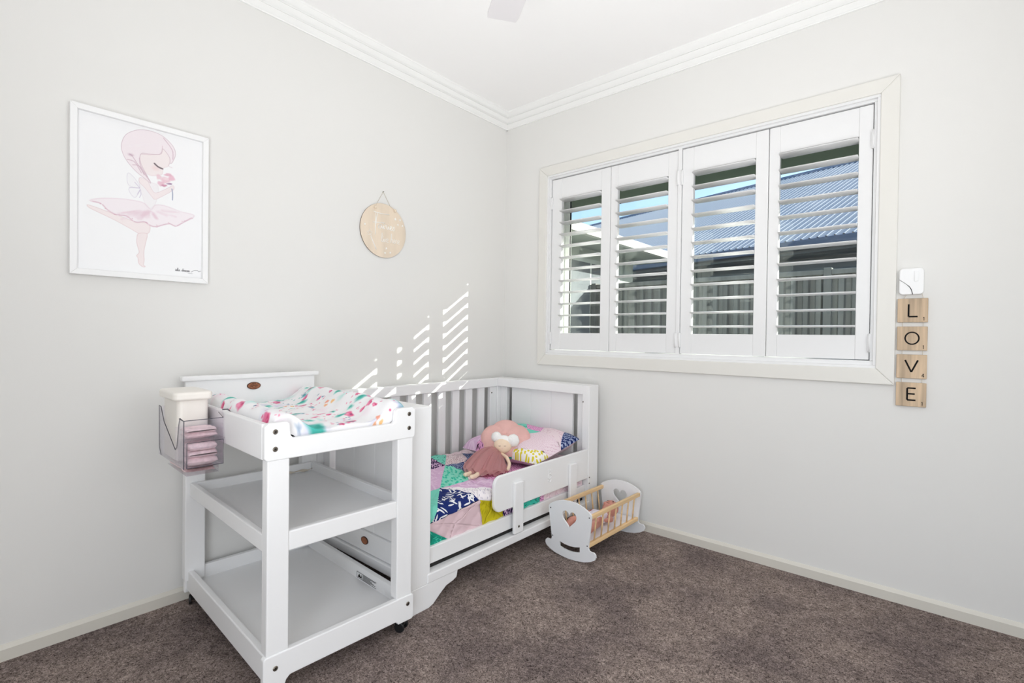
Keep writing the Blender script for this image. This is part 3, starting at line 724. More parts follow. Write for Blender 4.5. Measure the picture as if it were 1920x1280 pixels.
# ---------------------------------------------------------------- print painting (numpy, into vertex colours of dense flat meshes)
class Canvas:
    def __init__(s, w, h, col):
        s.w, s.h = w, h; s.img = np.empty((h, w, 3)); s.img[:] = np.array(col)/255.
        s.Y, s.X = np.mgrid[0:h, 0:w]; s.X = (s.X+.0)/(w-1); s.Y = s.Y/(h-1)
        s.asp = 1
    def blend(s, sl, a, col): s.img[sl] = s.img[sl]*(1-a[..., None])+np.array(col)/255.*a[..., None]
    def win(s, x0, x1, y0, y1):
        i0 = max(0, int(x0*(s.w-1))-1); i1 = min(s.w, int(x1*(s.w-1))+3); j0 = max(0, int(y0*(s.h-1))-1); j1 = min(s.h, int(y1*(s.h-1))+3)
        return (slice(j0, j1), slice(i0, i1))
    def sd(s, pts, sl):
        X, Y = s.X[sl]*1.0, s.Y[sl]*s.asp; P = np.array(pts)*np.array([1, s.asp]); n = len(P)
        d = np.full(X.shape, 9.); ins = np.zeros(X.shape, bool)
        for i in range(n):
            a, b = P[i], P[(i+1) % n]; ab = b-a; L = ab@ab+1e-12
            t = np.clip(((X-a[0])*ab[0]+(Y-a[1])*ab[1])/L, 0, 1)
            d = np.minimum(d, np.hypot(X-a[0]-t*ab[0], Y-a[1]-t*ab[1]))
            c = ((a[1] > Y) != (b[1] > Y)); xi = a[0]+(Y-a[1])/((b[1]-a[1]) or 1e-9)*ab[0]; ins ^= c & (X < xi)
        return np.where(ins, -d, d)
    def poly(s, pts, col, a=1, feather=.004, line=None, la=.5, lw=.003):
        x = [p[0] for p in pts]; y = [p[1] for p in pts]; m = feather+lw*2+.01
        sl = s.win(min(x)-m, max(x)+m, min(y)-m, max(y)+m)
        if s.img[sl].size == 0: return
        d = s.sd(pts, sl); s.blend(sl, np.clip(.5-d/(2*feather), 0, 1)*a, col)
        if line: s.blend(sl, np.clip(1-np.abs(d)/lw, 0, 1)*la, line)
    def stroke(s, pts, width, col, a=1):
        x = [p[0] for p in pts]; y = [p[1] for p in pts]; m = width*2+.01
        sl = s.win(min(x)-m, max(x)+m, min(y)-m, max(y)+m)
        if s.img[sl].size == 0: return
        X, Y = s.X[sl], s.Y[sl]*s.asp; d = np.full(X.shape, 9.)
        for p, q in zip(pts[:-1], pts[1:]):
            a_ = np.array((p[0], p[1]*s.asp)); ab = np.array((q[0], q[1]*s.asp))-a_; L = ab@ab+1e-12
            t = np.clip(((X-a_[0])*ab[0]+(Y-a_[1])*ab[1])/L, 0, 1); d = np.minimum(d, np.hypot(X-a_[0]-t*ab[0], Y-a_[1]-t*ab[1]))
        s.blend(sl, np.clip(1.2-d/width, 0, 1)*a, col)
    def blob(s, cx, cy, rx, ry, ang, col, a=1, soft=.5, wob=0, seed=0):
        r = max(rx, ry)*1.6; sl = s.win(cx-r, cx+r, cy-r/s.asp, cy+r/s.asp)
        if s.img[sl].size == 0: return
        X = s.X[sl]-cx; Y = (s.Y[sl]-cy)*s.asp; c, n = math.cos(ang), math.sin(ang)
        U = (X*c+Y*n)/rx; V = (-X*n+Y*c)/ry; d = np.hypot(U, V)
        if wob:
            th = np.arctan2(V, U); d = d*(1+wob*np.sin(3*th+seed)+wob*.7*np.sin(5*th+2*seed))
        s.blend(sl, np.clip((1-d)/soft, 0, 1)*a, col)
def painted(name, fn, cv, m, parent, frame=None, extra=None, smooth=True):
    """dense sheet whose vertices carry the painted colours"""
    w_, h_ = cv.w, cv.h
    b = MB().sheet(fn, w_-1, h_-1); o = obj(name, b, m, parent, frame=frame, smooth=smooth)
    c = np.clip(cv.img, 0, 1).reshape(-1, 3); c = np.where(c <= .04045, c/12.92, ((c+.055)/1.055)**2.4)
    rgba = np.ones((len(c), 4)); rgba[:, :3] = c
    at = o.data.color_attributes.new('print', 'FLOAT_COLOR', 'POINT'); at.data.foreach_set('color', rgba.ravel().astype(np.float32))
    return o

# ---------------------------------------------------------------- changing mat with watercolour flowers
cv = Canvas(400, 270, (246, 245, 246)); cv.asp = .54/.86
ML, MW = .83, .52          # length (away from the front), width
def mu(a, b): return (a+.02)/(ML+.02), (b+MW/2)/MW      # table coords -> canvas
rr = random.Random(5)
TEAL, MINT, PINK, ROSE, LAV, ORG, NVY = (48, 178, 160), (120, 212, 196), (226, 84, 132), (238, 140, 170), (196, 196, 226), (246, 176, 128), (70, 110, 150)
def bl(a, b, ra, rb, ang, col, al=.85, soft=.5, wob=.12):
    x, y = mu(a, b); cv.blob(x, y, ra/.85, rb/.85, ang, col, al, soft, wob, rr.random()*6)
def tulip(a, b, s=1, ang=.6):
    bl(a, b, .030*s, .015*s, ang, PINK, .8, .35); bl(a+.008*s, b-.004*s, .018*s, .007*s, ang, (250, 170, 196), .7, .5); bl(a-.010*s, b+.003*s, .016*s, .006*s, ang, (196, 44, 100), .6, .6)
def leafblob(a, b, s=1, ang=.9, col=TEAL): bl(a, b, .034*s, .020*s, ang, col, .8, .6); bl(a+.006, b+.004, .018*s, .012*s, ang, (18, 146, 128), .5, .7)
def spray(a, b, col, n=6):
    for k in range(n): bl(a+rr.uniform(-.03, .03), b+rr.uniform(-.02, .02), rr.uniform(.004, .009), rr.uniform(.002, .004), rr.uniform(0, 3), col, .8, .4, 0)
def trio(a, b):
    bl(a, b, .012, .009, .4, ORG, .85, .4); bl(a+.02, b+.016, .013, .010, .2, (244, 150, 120), .8, .4); bl(a-.008, b+.026, .012, .010, .8, (246, 190, 120), .85, .4)
def wash(a, b, r, col, al=.5): bl(a, b, r, r*.6, rr.uniform(0, 3), col, al, 1.0, .2)
for a, b in ((.546, .089), (.18, .10), (.74, .06), (.33, -.23), (.075, -.245), (.70, -.19), (.06, .04), (.42, -.12), (.62, .21), (.30, .21), (.52, -.05)): tulip(a, b, rr.uniform(.8, 1.15), rr.uniform(.2, 1.0))
for a, b in ((.608, .11), (.675, .188), (.2, .075), (.246, .19), (.62, -.03), (.17, -.06), (.02, .24), (.79, .02), (.76, -.16), (.45, .20), (.36, -.02), (.50, -.21)): leafblob(a, b, rr.uniform(.8, 1.2), rr.uniform(0, 2), rr.choice((TEAL, MINT, TEAL)))
for k in range(26): tulip(rr.uniform(.02, .8), rr.uniform(-.25, .25), rr.uniform(.4, .8), rr.uniform(0, 1.6))
for k in range(14): leafblob(rr.uniform(.02, .8), rr.uniform(-.25, .25), rr.uniform(.4, .8), rr.uniform(0, 3), rr.choice((TEAL, MINT, (90, 160, 180))))
for k in range(34): wash(rr.uniform(0, .8), rr.uniform(-.25, .25), rr.uniform(.03, .06), rr.choice((LAV, LAV, MINT, (240, 210, 224))), rr.uniform(.3, .6))
for a, b in ((.14, -.14), (.01, .115), (.407, .121), (.66, -.10), (.27, -.16), (.56, .02)): trio(a, b)
for k in range(70): spray(rr.uniform(0, .8), rr.uniform(-.25, .25), rr.choice((PINK, ROSE, NVY, TEAL, ROSE, PINK)), 4)
bl(.045, -.105, .085, .06, .1, LAV, .7, .8, .15); bl(.04, -.10, .070, .048, .1, TEAL, .85, .5, .2); bl(.05, -.08, .03, .02, 1, (14, 146, 130), .6, .7, .2); bl(.0, -.16, .02, .012, 0, NVY, .4, .8, .2)
bl(.06, .245, .06, .03, .5, TEAL, .75, .6, .2); bl(.02, .225, .03, .03, .5, LAV, .7, .8, .2)
def mat_S(i, j):
    a = -.02+i*(ML+.02); b = -MW/2+j*MW; ab = abs(b)/(MW/2)
    roll_ = math.exp(-((ab-.80)/.26)**2)
    z = .815+.060*roll_
    if ab > .90: z -= .055*((ab-.90)/.10)**1.6
    z += .0035*math.sin(a*23+b*31)*(.4+.6*abs(math.sin(b*9)))+.002*math.sin(a*61-b*40)
    if a < .055: z -= (.055-a)**2*(5 if abs(b) < .2 else 10)
    z += .008*math.sin(PI*a/.8)*roll_
    e0 = max(0, (a-(ML-.05))/.05); z -= .05*e0**2
    x = -max(a, .0265+.0)-.0 if a > .0265 else -.0265+(a-.0265)*.0
    if a <= .0265: z = z-(.0265-a)*.7
    return (x, b, max(z, .769))
cmat = thing('changing_mat', 'white changing mat with pink and teal watercolour flowers on the table', 'changing mat', (CF @ Vector((-.4, 0, .77)))[:], -CTH)
painted('cover', mat_S, cv, M['matfab'], cmat, CF)
obj('foam_base', MB().box(-ML+.004, -.028, -MW/2+.003, MW/2-.003, .7665, .772), M['sheet'], cmat, frame=CF)

# ---------------------------------------------------------------- places measured on the two walls
def pix_ray(px, py):
    return (fw*932.83+r2*(px-960)-u2*(py-640)).normalized()
def on_left(px, py):
    d = pix_ray(px, py); t = -CAM.x/d.x; p = CAM+d*t; return (p.y, p.z)
# cursive letters as pen strokes (x-height 1)
GL = {'a': ([[(0, .1), (.15, .6), (.55, 1), (.85, .85), (.5, 1), (.15, .55), (.25, .05), (.6, .1), (.85, .6), (.9, 1), (.9, .3), (1.1, .05)]], 1.12),
      'i': ([[(0, .1), (.2, .9), (.25, .2), (.45, .05)], [(.22, 1.3), (.24, 1.42)]], .48),
      'r': ([[(0, .1), (.15, .9), (.3, 1.05), (.55, .9), (.5, .3), (.75, .05)]], .75),
      'e': ([[(0, .2), (.45, .55), (.5, .95), (.25, 1), (.1, .5), (.3, .02), (.7, .2)]], .7),
      's': ([[(0, .1), (.3, .9), (.4, 1.05), (.5, .4), (.3, 0), (.1, .1)]], .62),
      'l': ([[(0, .1), (.4, 1.5), (.35, 2.3), (.2, 2.2), (.15, .5), (.3, .03), (.5, .15)]], .52),
      'v': ([[(0, .9), (.2, .05), (.5, .9), (.7, .85)]], .68),
      'h': ([[(0, .1), (.4, 1.5), (.35, 2.4), (.2, 2.2), (.12, 0), (.3, .9), (.55, .95), (.6, .2), (.85, .05)]], .85),
      'd': ([[(.85, .85), (.5, 1), (.15, .55), (.25, .05), (.6, .1), (.85, .8), (.9, 2.2), (.9, .3), (1.1, .05)]], 1.12),
      'm': ([[(0, .1), (.1, .95), (.15, 0), (.35, .95), (.5, .9), (.5, 0), (.75, .95), (.9, .9), (.9, .2), (1.15, .05)]], 1.2), ' ': ([], .8)}
def write(text, x, y, s):
    out = []
    for c in text:
        st, adv = GL[c]
        for q in st: out.append([(x+a*s, y+b*s) for a, b in spline(q, 4, False)] if len(q) > 2 else [(x+a*s, y+b*s) for a, b in q])
        x += adv*s
    return out

# ---------------------------------------------------------------- framed ballet print
PY0, PY1, PZ0, PZ1 = -2.392, -1.945, 1.332, 1.952
pic = thing('framed_picture', 'thin white framed print of a pale pink ballerina on left wall', 'picture', (0, (PY0+PY1)/2, PZ0))
fwid = .021
for q in ([(PY0, PZ0), (PY1, PZ0), (PY1-fwid, PZ0+fwid), (PY0+fwid, PZ0+fwid)], [(PY1, PZ0), (PY1, PZ1), (PY1-fwid, PZ1-fwid), (PY1-fwid, PZ0+fwid)],
          [(PY1, PZ1), (PY0, PZ1), (PY0+fwid, PZ1-fwid), (PY1-fwid, PZ1-fwid)], [(PY0, PZ1), (PY0, PZ0), (PY0+fwid, PZ0+fwid), (PY0+fwid, PZ1-fwid)]):
    obj('frame_bar', MB().prism(q, 'x', .001, .026), M['white'], pic, bevel=.0015)
obj('backing', MB().box(.001, .010, PY0+.004, PY1-.004, PZ0+.004, PZ1-.004), M['sheet'], pic)
iy0, iy1, iz0, iz1 = PY0+fwid-.002, PY1-fwid+.002, PZ0+fwid-.002, PZ1-fwid+.002
cv = Canvas(380, 530, (254, 254, 255)); cv.asp = (iz1-iz0)/(iy1-iy0)
def pp(px, py):
    y, z = on_left(px, py); return ((y-iy0)/(iy1-iy0), (z-iz0)/(iz1-iz0))
h8 = lambda a, b: pp(210+a/8, 230+b/8)
l7 = lambda a, b: pp(150+a/7.53, 360+b/7.53)
PK, PKL, LN = (249, 239, 243), (236, 208, 219), (190, 158, 172)
# legs
leg1 = spline([l7(*q) for q in ((95, 185), (200, 215), (350, 270), (520, 330), (700, 400), (820, 430), (960, 450), (975, 540), (940, 590), (830, 590), (700, 520), (480, 400), (250, 290), (120, 225))], 5)
cv.poly(leg1, (250, 239, 239), 1, .004, (222, 190, 192), .8, .0035)
leg2 = spline([l7(*q) for q in ((815, 590), (935, 595), (915, 720), (890, 850), (895, 960), (885, 1030), (910, 1052), (880, 1060), (820, 1010), (812, 940), (790, 900), (825, 850), (795, 740), (792, 660))], 5)
cv.poly(leg2, (249, 237, 237), 1, .004, (222, 188, 190), .8, .0035)
# body and wings
cv.poly(spline([h8(*q) for q in ((400, 850), (560, 900), (680, 960), (660, 1160), (600, 1270), (520, 1280), (470, 1180), (420, 1000))], 5), (250, 247, 249), 1, .004, (222, 206, 214), .5, .003)
for w_ in (((400, 985), (360, 880), (240, 760), (215, 850), (250, 950)), ((410, 1000), (300, 975), (240, 1010), (300, 1110), (350, 1120))):
    cv.poly(spline([h8(*q) for q in w_], 5), (250, 249, 251), .8, .004, (206, 198, 214), .7, .003)
for q in (((250, 975), (400, 990)), ((330, 900), (405, 985)), ((410, 1010), (370, 1080)), ((410, 1010), (425, 1080), (400, 1130))): cv.stroke([h8(*p) for p in q], .0035, (190, 176, 204), .7)
# skirt
sk = spline([l7(*q) for q in ((130, 125), (300, 95), (600, 105), (820, 140), (900, 170), (990, 250), (1060, 190), (1200, 205), (1400, 280), (1590, 330), (1560, 380), (1450, 430), (1340, 485), (1240, 450), (1060, 495), (970, 470), (900, 420), (780, 430), (640, 340), (500, 320), (380, 250), (290, 170))], 5)
cv.poly(sk, (251, 243, 247), 1, .010, (222, 190, 204), .4, .008)
rr = random.Random(3)
for k in range(46):
    t = rr.random(); x0, y0 = 980+rr.uniform(-40, 40), 250; x1 = 250+1250*t; y1 = 180+ (230 if 500 < x1 < 1400 else 150)*rr.uniform(.6, 1)
    a_, b_ = rr.uniform(.25, .5), rr.uniform(.7, .95)
    cv.stroke([l7(x0+(x1-x0)*a_, y0+(y1-y0)*a_), l7(x0+(x1-x0)*b_, y0+(y1-y0)*b_)], rr.uniform(.008, .02), rr.choice(((230, 198, 211), (252, 246, 249), (234, 206, 218))), .34)
hem = [l7(*q) for q in ((170, 135), (290, 170), (380, 260), (500, 325), (640, 342), (720, 400), (790, 432), (900, 425), (970, 470), (1060, 492), (1240, 452), (1340, 485), (1450, 430), (1560, 370))]
cv.stroke(spline(hem, 5, False), .007, (214, 172, 188), .6)
for k in range(26):
    q = hem[rr.randrange(len(hem))]; cv.blob(q[0]+rr.uniform(-.02, .02), q[1]+rr.uniform(-.006, .012), .006, .005, 0, rr.choice(((255, 255, 255), (206, 150, 172))), .8, .6)
# head
cv.poly(spline([h8(*q) for q in ((430, 480), (600, 470), (760, 410), (850, 540), (830, 660), (760, 690), (740, 780), (650, 800), (570, 800), (470, 740), (410, 600))], 5), (250, 240, 240), 1, .004, (222, 194, 200), .6, .003)
cv.blob(*h8(640, 690), .05, .035, 0, (244, 206, 208), .5, 1)
hair = spline([h8(*q) for q in ((430, 115), (600, 145), (760, 220), (900, 360), (940, 480), (900, 590), (860, 620), (850, 530), (750, 400), (720, 480), (560, 480), (430, 470), (410, 580), (480, 740), (570, 910), (500, 860), (330, 720), (180, 530), (130, 360), (180, 210), (290, 140))], 5)
cv.poly(hair, PK, 1, .004, LN, .75, .0035)
for q in (((760, 240), (890, 420), (900, 560)), ((250, 480), (300, 520), (420, 700), (560, 890)), ((220, 560), (330, 600), (430, 760)), ((300, 640), (400, 660), (470, 790)), ((400, 540), (420, 660), (520, 820)), ((250, 480), (300, 500))):
    cv.stroke(spline([h8(*p) for p in q], 5, False), .0045, (202, 168, 184), .75)
cv.blob(*h8(270, 490), .035, .02, 0, (190, 158, 176), .6, 1)
for k in range(26): cv.blob(*h8(230+k*20, 350+12*math.sin(k)+ (k*-.5)), .012, .007, .2, rr.choice(((252, 246, 248), (246, 236, 242))), .8, .7)
cv.stroke([h8(*p) for p in ((430, 480), (560, 490), (700, 485), (740, 440), (745, 360))], .004, (214, 184, 196), .6)
cv.stroke(spline([h8(*p) for p in ((625, 620), (680, 670), (745, 700))], 5, False), .0085, (60, 36, 46), .95)
cv.stroke(spline([h8(*p) for p in ((850, 620), (840, 660), (890, 685))], 4, False), .003, (206, 176, 186), .6)
# arm and flower
cv.poly(spline([h8(*q) for q in ((410, 830), (520, 880), (570, 980), (640, 1060), (800, 1000), (900, 950), (910, 1010), (780, 1090), (640, 1155), (590, 1120), (480, 980), (400, 900))], 5), (250, 239, 240), 1, .004, (218, 188, 196), .7, .003)
cv.stroke([h8(885, 1000), h8(897, 1080), h8(893, 1165)], .005, (120, 132, 170), .9)
for x, y, rx, ry, c in ((790, 870, .052, .036, (238, 198, 210)), (720, 920, .034, .028, (234, 188, 204)), (880, 840, .034, .032, (236, 186, 204)), (830, 790, .04, .018, (230, 178, 196)), (690, 820, .026, .03, (240, 206, 216)), (770, 950, .03, .013, (206, 130, 160)), (850, 925, .03, .01, (150, 110, 150)), (800, 850, .03, .018, (248, 224, 230))):
    cv.blob(*h8(x, y), rx, ry, .2, c, .85, .4, .1, x)
# maker's signature
for st in write('isla dream', 0, 0, 1):
    cv.stroke([l7(1335+a*24, 1112+a*2.2-b*17) for a, b in st], .0034, (74, 70, 76), .85)
cv.stroke(spline([l7(*p) for p in ((1560, 1130), (1600, 1110), (1640, 1108), (1660, 1124), (1690, 1120))], 5, False), .003, (90, 86, 92), .8)
cv.stroke([l7(1515, 1150), l7(1575, 1154)], .003, (150, 148, 152), .6)
painted('print', lambda i, j: (.0112, iy0+(iy1-iy0)*i, iz0+(iz1-iz0)*j), cv, M['print'], pic, smooth=False)
obj('glazing', MB().box(.0125, .0140, iy0, iy1, iz0, iz1), M['picture_glass'], pic)

# ---------------------------------------------------------------- round wooden sign
SY, SZ, SR = -1.049, 1.712, .152
sg = thing('wooden_sign', 'round pale plywood sign with raised white script on left wall', 'sign', (0, SY, SZ-SR))
disc = MB().prism([(SY+SR*math.cos(2*PI*k/72), SZ+SR*math.sin(2*PI*k/72)) for k in range(72)], 'x', .003, .0075)
dk = obj('disc', disc, M['ply_edge'], sg)
dk.data.materials.append(M['ply'])
for p in dk.data.polygons:
    if p.normal.x > .9: p.material_index = 1
s8 = lambda a, b: on_left(660+a/8, 340+b/8)
def raised(name, strokes, r, par, m=None, x=.0085):
    b = MB()
    for st in strokes: b.tube([(x, p[0], p[1]) for p in st], r, 6)
    return obj(name, b, m or M['lettering'], par, smooth=True)
Fst = [[s8(*q) for q in st] for st in (((345, 465), (340, 620), (335, 795)), ((372, 475), (352, 560), (345, 640)), ((312, 450), (420, 485), (545, 505)), ((300, 608), (480, 628)))]
raised('initial_letter', Fst, .0022, sg)
def sign_word(text, a0, b0, sa, sb, skew):
    return [[s8(a0+a*sa, b0+a*skew-b*sb) for a, b in st] for st in write(text, 0, 0, 1)]
raised('word', sign_word('airies', 380, 700, 60, 58, 12), .0019, sg)
raised('word', sign_word('live', 425, 905, 46, 56, 8), .0014, sg)
raised('word', sign_word('here', 565, 925, 46, 56, 8), .0014, sg)
def star(par, c, R_, r_, x0=.0075, x1=.0105, hollow=False):
    P = [(c[0]+(R_ if k % 2 == 0 else r_)*math.sin(PI*k/5), c[1]+(R_ if k % 2 == 0 else r_)*math.cos(PI*k/5)) for k in range(10)]
    if hollow: return obj('wand_star', MB().tube([(.009, p[0], p[1]) for p in P+P[:2]], .0016, 6), M['lettering'], par)
    return obj('star', MB().prism(P, 'x', x0, x1), M['lettering'], par)
for q, s in (((635, 572), .009), ((705, 585), .008), ((675, 655), .007), ((740, 670), .007), ((178, 640), .0075), ((500, 1008), .0075), ((482, 1075), .0075), ((558, 1072), .0075)): star(sg, s8(*q), s, s*.42)
star(sg, s8(250, 770), .018, .008, hollow=True)
raised('wand_stick', [[s8(268, 822), s8(350, 1018)]], .0026, sg)
nail = s8(460, 160); bd1, bd2 = s8(330, 392), s8(626, 446)
t1, t2 = s8(360, 335), s8(560, 378)
for e_, t_ in ((bd1, t1), (bd2, t2)): obj('string', MB().tube([(.010, *e_), (.007, *t_), (.006, *nail)], .0011, 6), M['cord'], sg)
for e_ in (bd1, bd2): obj('bead', MB().ball((.014, *e_), .0085, 14, 10), M['ply'], sg, smooth=True)
obj('nail', MB().cyl((0, *nail), (.012, *nail), .002, 8), M['steel'], sg)

# ---------------------------------------------------------------- letter tiles and the small box above
tl = thing('letter_tile_hanging', 'four wooden letter tiles strung in a column beside the window', 'wall hanging', (2.314, 0, .8495))
TX0, TS, TD = 2.264, .101, .012
def quad_stroke(b, p, q, w_, y0, y1):
    p, q = Vector(p), Vector(q); d = (q-p).normalized(); n = Vector((-d.y, d.x))*w_/2
    b.prism([tuple(p+n), tuple(q+n), tuple(q-n), tuple(p-n)], 'y', y0, y1)
DIG = {'1': [[(.25, .8), (.5, 1), (.5, 0)]], '4': [[(.75, 0), (.75, 1), (.1, .3), (1, .3)]]}
LET = {'L': [[(.37, .76), (.37, .24), (.67, .24)]], 'V': [[(.29, .77), (.50, .27), (.71, .77)]], 'E': [[(.66, .77), (.38, .77), (.38, .27), (.66, .27)], [(.38, .53), (.63, .53)]],
       'O': [[(.5+.225*math.cos(2*PI*k/32), .51+.25*math.sin(2*PI*k/32)) for k in range(33)]]}
for k, (c, dg) in enumerate((('L', '1'), ('O', '1'), ('V', '4'), ('E', '1'))):
    z0 = 1.205-.1187*k; y1 = -.0015; y0 = y1-TD
    ti = obj('tile', MB().box(TX0, TX0+TS, y0, y1, z0, z0+TS), M['tile'], tl, bevel=.002)
    b = MB(); n_st = 0
    if c == 'O':
        ring_ = lambda f_: [(TX0+(.5+(.225+f_)*math.cos(2*PI*q/40))*TS, z0+(.51+(.25+f_)*math.sin(2*PI*q/40))*TS) for q in range(40)]
        ro, ri = ring_(.027), ring_(-.027)
        V_ = [(p[0], yy, p[1]) for yy in (y0-.0005, y0+.001) for lp in (ro, ri) for p in lp]
        b.add(V_, [(q, (q+1) % 40, 40+(q+1) % 40, 40+q) for q in range(40)]+[(q, 80+q, 80+(q+1) % 40, (q+1) % 40) for q in range(40)]+[(40+q, 40+(q+1) % 40, 120+(q+1) % 40, 120+q) for q in range(40)])
    else:
        for st in LET[c]:
            for p, q in zip(st[:-1], st[1:]):
                quad_stroke(b, (TX0+p[0]*TS, z0+p[1]*TS), (TX0+q[0]*TS, z0+q[1]*TS), .0062, y0-.0004-.00012*n_st, y0+.001); n_st += 1
    obj('letter', b, M['ink'], ti)
    b = MB()
    for st in DIG[dg]:
        for n_st, (p, q) in enumerate(zip(st[:-1], st[1:])): quad_stroke(b, (TX0+(.83+.09*p[0])*TS, z0+(.07+.15*p[1])*TS), (TX0+(.83+.09*q[0])*TS, z0+(.07+.15*q[1])*TS), .002, y0-.0004-.00012*n_st, y0+.001)
    obj('number', b, M['ink'], ti)
    for xx in (TX0+.018, TX0+.086):
        za = z0+TS-.004; zb = 1.325 if k == 0 else z0+.1187+.004
        obj('string', MB().tube([(xx, -.006, za), (xx+(.012 if k == 0 and xx < 2.3 else -.006 if k == 0 else 0), -.006, zb)], .0009, 6), M['cord'], tl)
bx = thing('wall_switch_box', 'small white plastic box with black curved line above letter tiles', 'switch box', (2.309, 0, 1.322))
obj('housing', MB().prism(rrect(2.268, 2.350, 1.322, 1.433, .014), 'y', -.024, 0), M['white'], bx, bevel=.004, seg=3)
obj('button', MB().prism(rrect(2.318, 2.332, 1.377, 1.420, .003), 'y', -.0275, -.022), M['white'], bx, bevel=.001)
obj('curved_line', MB().tube([(a, -.0243, b) for a, b in spline([(2.2685, 1.386), (2.288, 1.370), (2.306, 1.350), (2.314, 1.3225)], 5, False)], [.0008]*8+[.0014]*8, 6), M['ink'], bx)

# ---------------------------------------------------------------- clear caddy on the changing table's left rail
cad = thing('clear_caddy', 'clear plastic nappy caddy hooked on the changing table side rail', 'caddy', (CF @ Vector((-.5, -.34, .66)))[:], -CTH)
def K(name, *q, m=None, par=None, bevel=0): return obj(name, MB().box(*q), m or M['caddy'], par or cad, frame=CF, bevel=bevel)
bo, bi = -.397, -.2785
K('back_plate', -.67, -.35, bi-.0025, bi, .672, .858)
side = [(-.35, .672), (-.35, .832), (-.395, .836), (-.41, .81), (-.43, .735), (-.45, .722), (-.60, .80), (-.645, .85), (-.67, .852), (-.665, .70), (-.64, .672)]
obj('outer_panel', MB().prism(side, 'y', bo, bo+.0025), M['caddy'], cad, frame=CF)
obj('outer_rim', MB().tube([(a, bo+.001, b) for a, b in side], .0014, 6), M['caddy_rim'], cad, frame=CF)
K('end_panel', -.67, -.6675, bo, bi, .672, .85)
K('front_panel', -.3525, -.35, bo, bi, .765, .832)
K('bottom', -.67, -.35, bo, bi, .672, .6745)
K('divider', -.45, -.447, bo, bi, .675, .80)
K('tray_lip', -.40, -.335, bo+.004, bi, .762, .765)
obj('top_rim', MB().tube([(-.40, bo, .834), (-.351, bo, .832), (-.351, bi, .832), (-.40, bi, .845)], .0014, 6), M['caddy_rim'], cad, frame=CF)
dr = K('drawer_front', -.337, -.334, bo+.006, bi-.004, .676, .760)
obj('drawer_rim', MB().tube([(-.3345, bo+.006, .677), (-.3345, bo+.006, .760), (-.3345, bi-.004, .760), (-.3345, bi-.004, .677), (-.3345, bo+.006, .677)], .0013, 6), M['caddy_rim'], dr, frame=CF)
obj('drawer_lip', MB().tube([(-.331, bo+.022, .748), (-.329, bo+.026, .743), (-.329, bi-.026, .739), (-.331, bi-.016, .748)], .0022, 6), M['caddy'], dr, frame=CF)
for yy in (bo+.006, bi-.006): K('drawer_side', -.44, -.337, yy, yy+.002, .676, .758, par=dr)
K('lower_tray', -.60, -.36, bo+.012, bi-.01, .645, .6465); K('lower_tray_side', -.60, -.36, bi-.012, bi-.01, .645, .672)
obj('hook', MB().tube([(-.36, bi, .858), (-.36, -.262, .858), (-.36, -.250, .845)], .002, 6).tube([(-.64, bi, .858), (-.64, -.262, .858), (-.64, -.250, .845)], .002, 6), M['caddy_rim'], cad, frame=CF)
def cloth_bundle(name, x0, x1, y0, y1, z0, z1, seed, label, n=3):
    t = thing(name, label, 'cloth', (CF @ Vector(((x0+x1)/2, (y0+y1)/2, z0)))[:], -CTH, 'folded pink cloths in the caddy')
    rg = random.Random(seed); h = (z1-z0)/n
    for k in range(n):
        def S(i, j, k=k):
            th = 2*PI*i; e = .75+.25*abs(math.cos(th))
            x = (x0+x1)/2+(x1-x0)/2*(2*j-1)*.98; prof = max(0, (1-abs(2*j-1)**6))
            y = (y0+y1)/2+(y1-y0)/2*math.copysign(abs(math.cos(th))**.5, math.cos(th))*(.92+.04*math.sin(j*9+k))
            z = z0+h*(k+.5)+h*.52*math.copysign(abs(math.sin(th))**.6, math.sin(th))*prof+.002*math.sin(j*17+k*2+i*6)
            return (x, y, z)
        obj('fold', MB().sheet(S, 20, 12), M['nappy'], t, frame=CF, smooth=True)
    return t
cloth_bundle('folded_cloth', -.436, -.345, -.385, -.292, .678, .752, 1, 'folded pale pink cloth inside the clear caddy drawer')
cloth_bundle('folded_cloth', -.44, -.36, -.388, -.29, .768, .800, 2, 'pale pink cloth lying on top of the caddy drawer', 2)
cloth_bundle('folded_cloth', -.595, -.375, -.384, -.292, .649, .670, 3, 'pink cloth sagging in the tray under the caddy', 2)
wp = thing('wipes_container', 'cream plastic wipes tub with lid standing in the caddy', 'tub', (CF @ Vector((-.575, -.34, .675)))[:], -CTH)
obj('tub', MB().prism(rrect(-.654, -.466, -.387, -.289, .018, 8), 'z', .676, .888), M['cream'], wp, frame=CF, bevel=.003)
obj('lid', MB().prism(rrect(-.664, -.448, -.402, -.279, .024, 8), 'z', .886, .916), M['cream'], wp, frame=CF, bevel=.009, seg=4)
sp = obj('folded_strap', MB().sheet(lambda i, j: (-.74-.05*i-.02*math.sin(i*5), .08+.15*i+.022*(j-.5), .4705+.006*math.sin(i*7)**2+.006*j), 16, 3), M['cord'], None, frame=CF, solid=.002, smooth=True)
tag(sp, 'pale folded strap lying at the back of the middle shelf', 'strap')

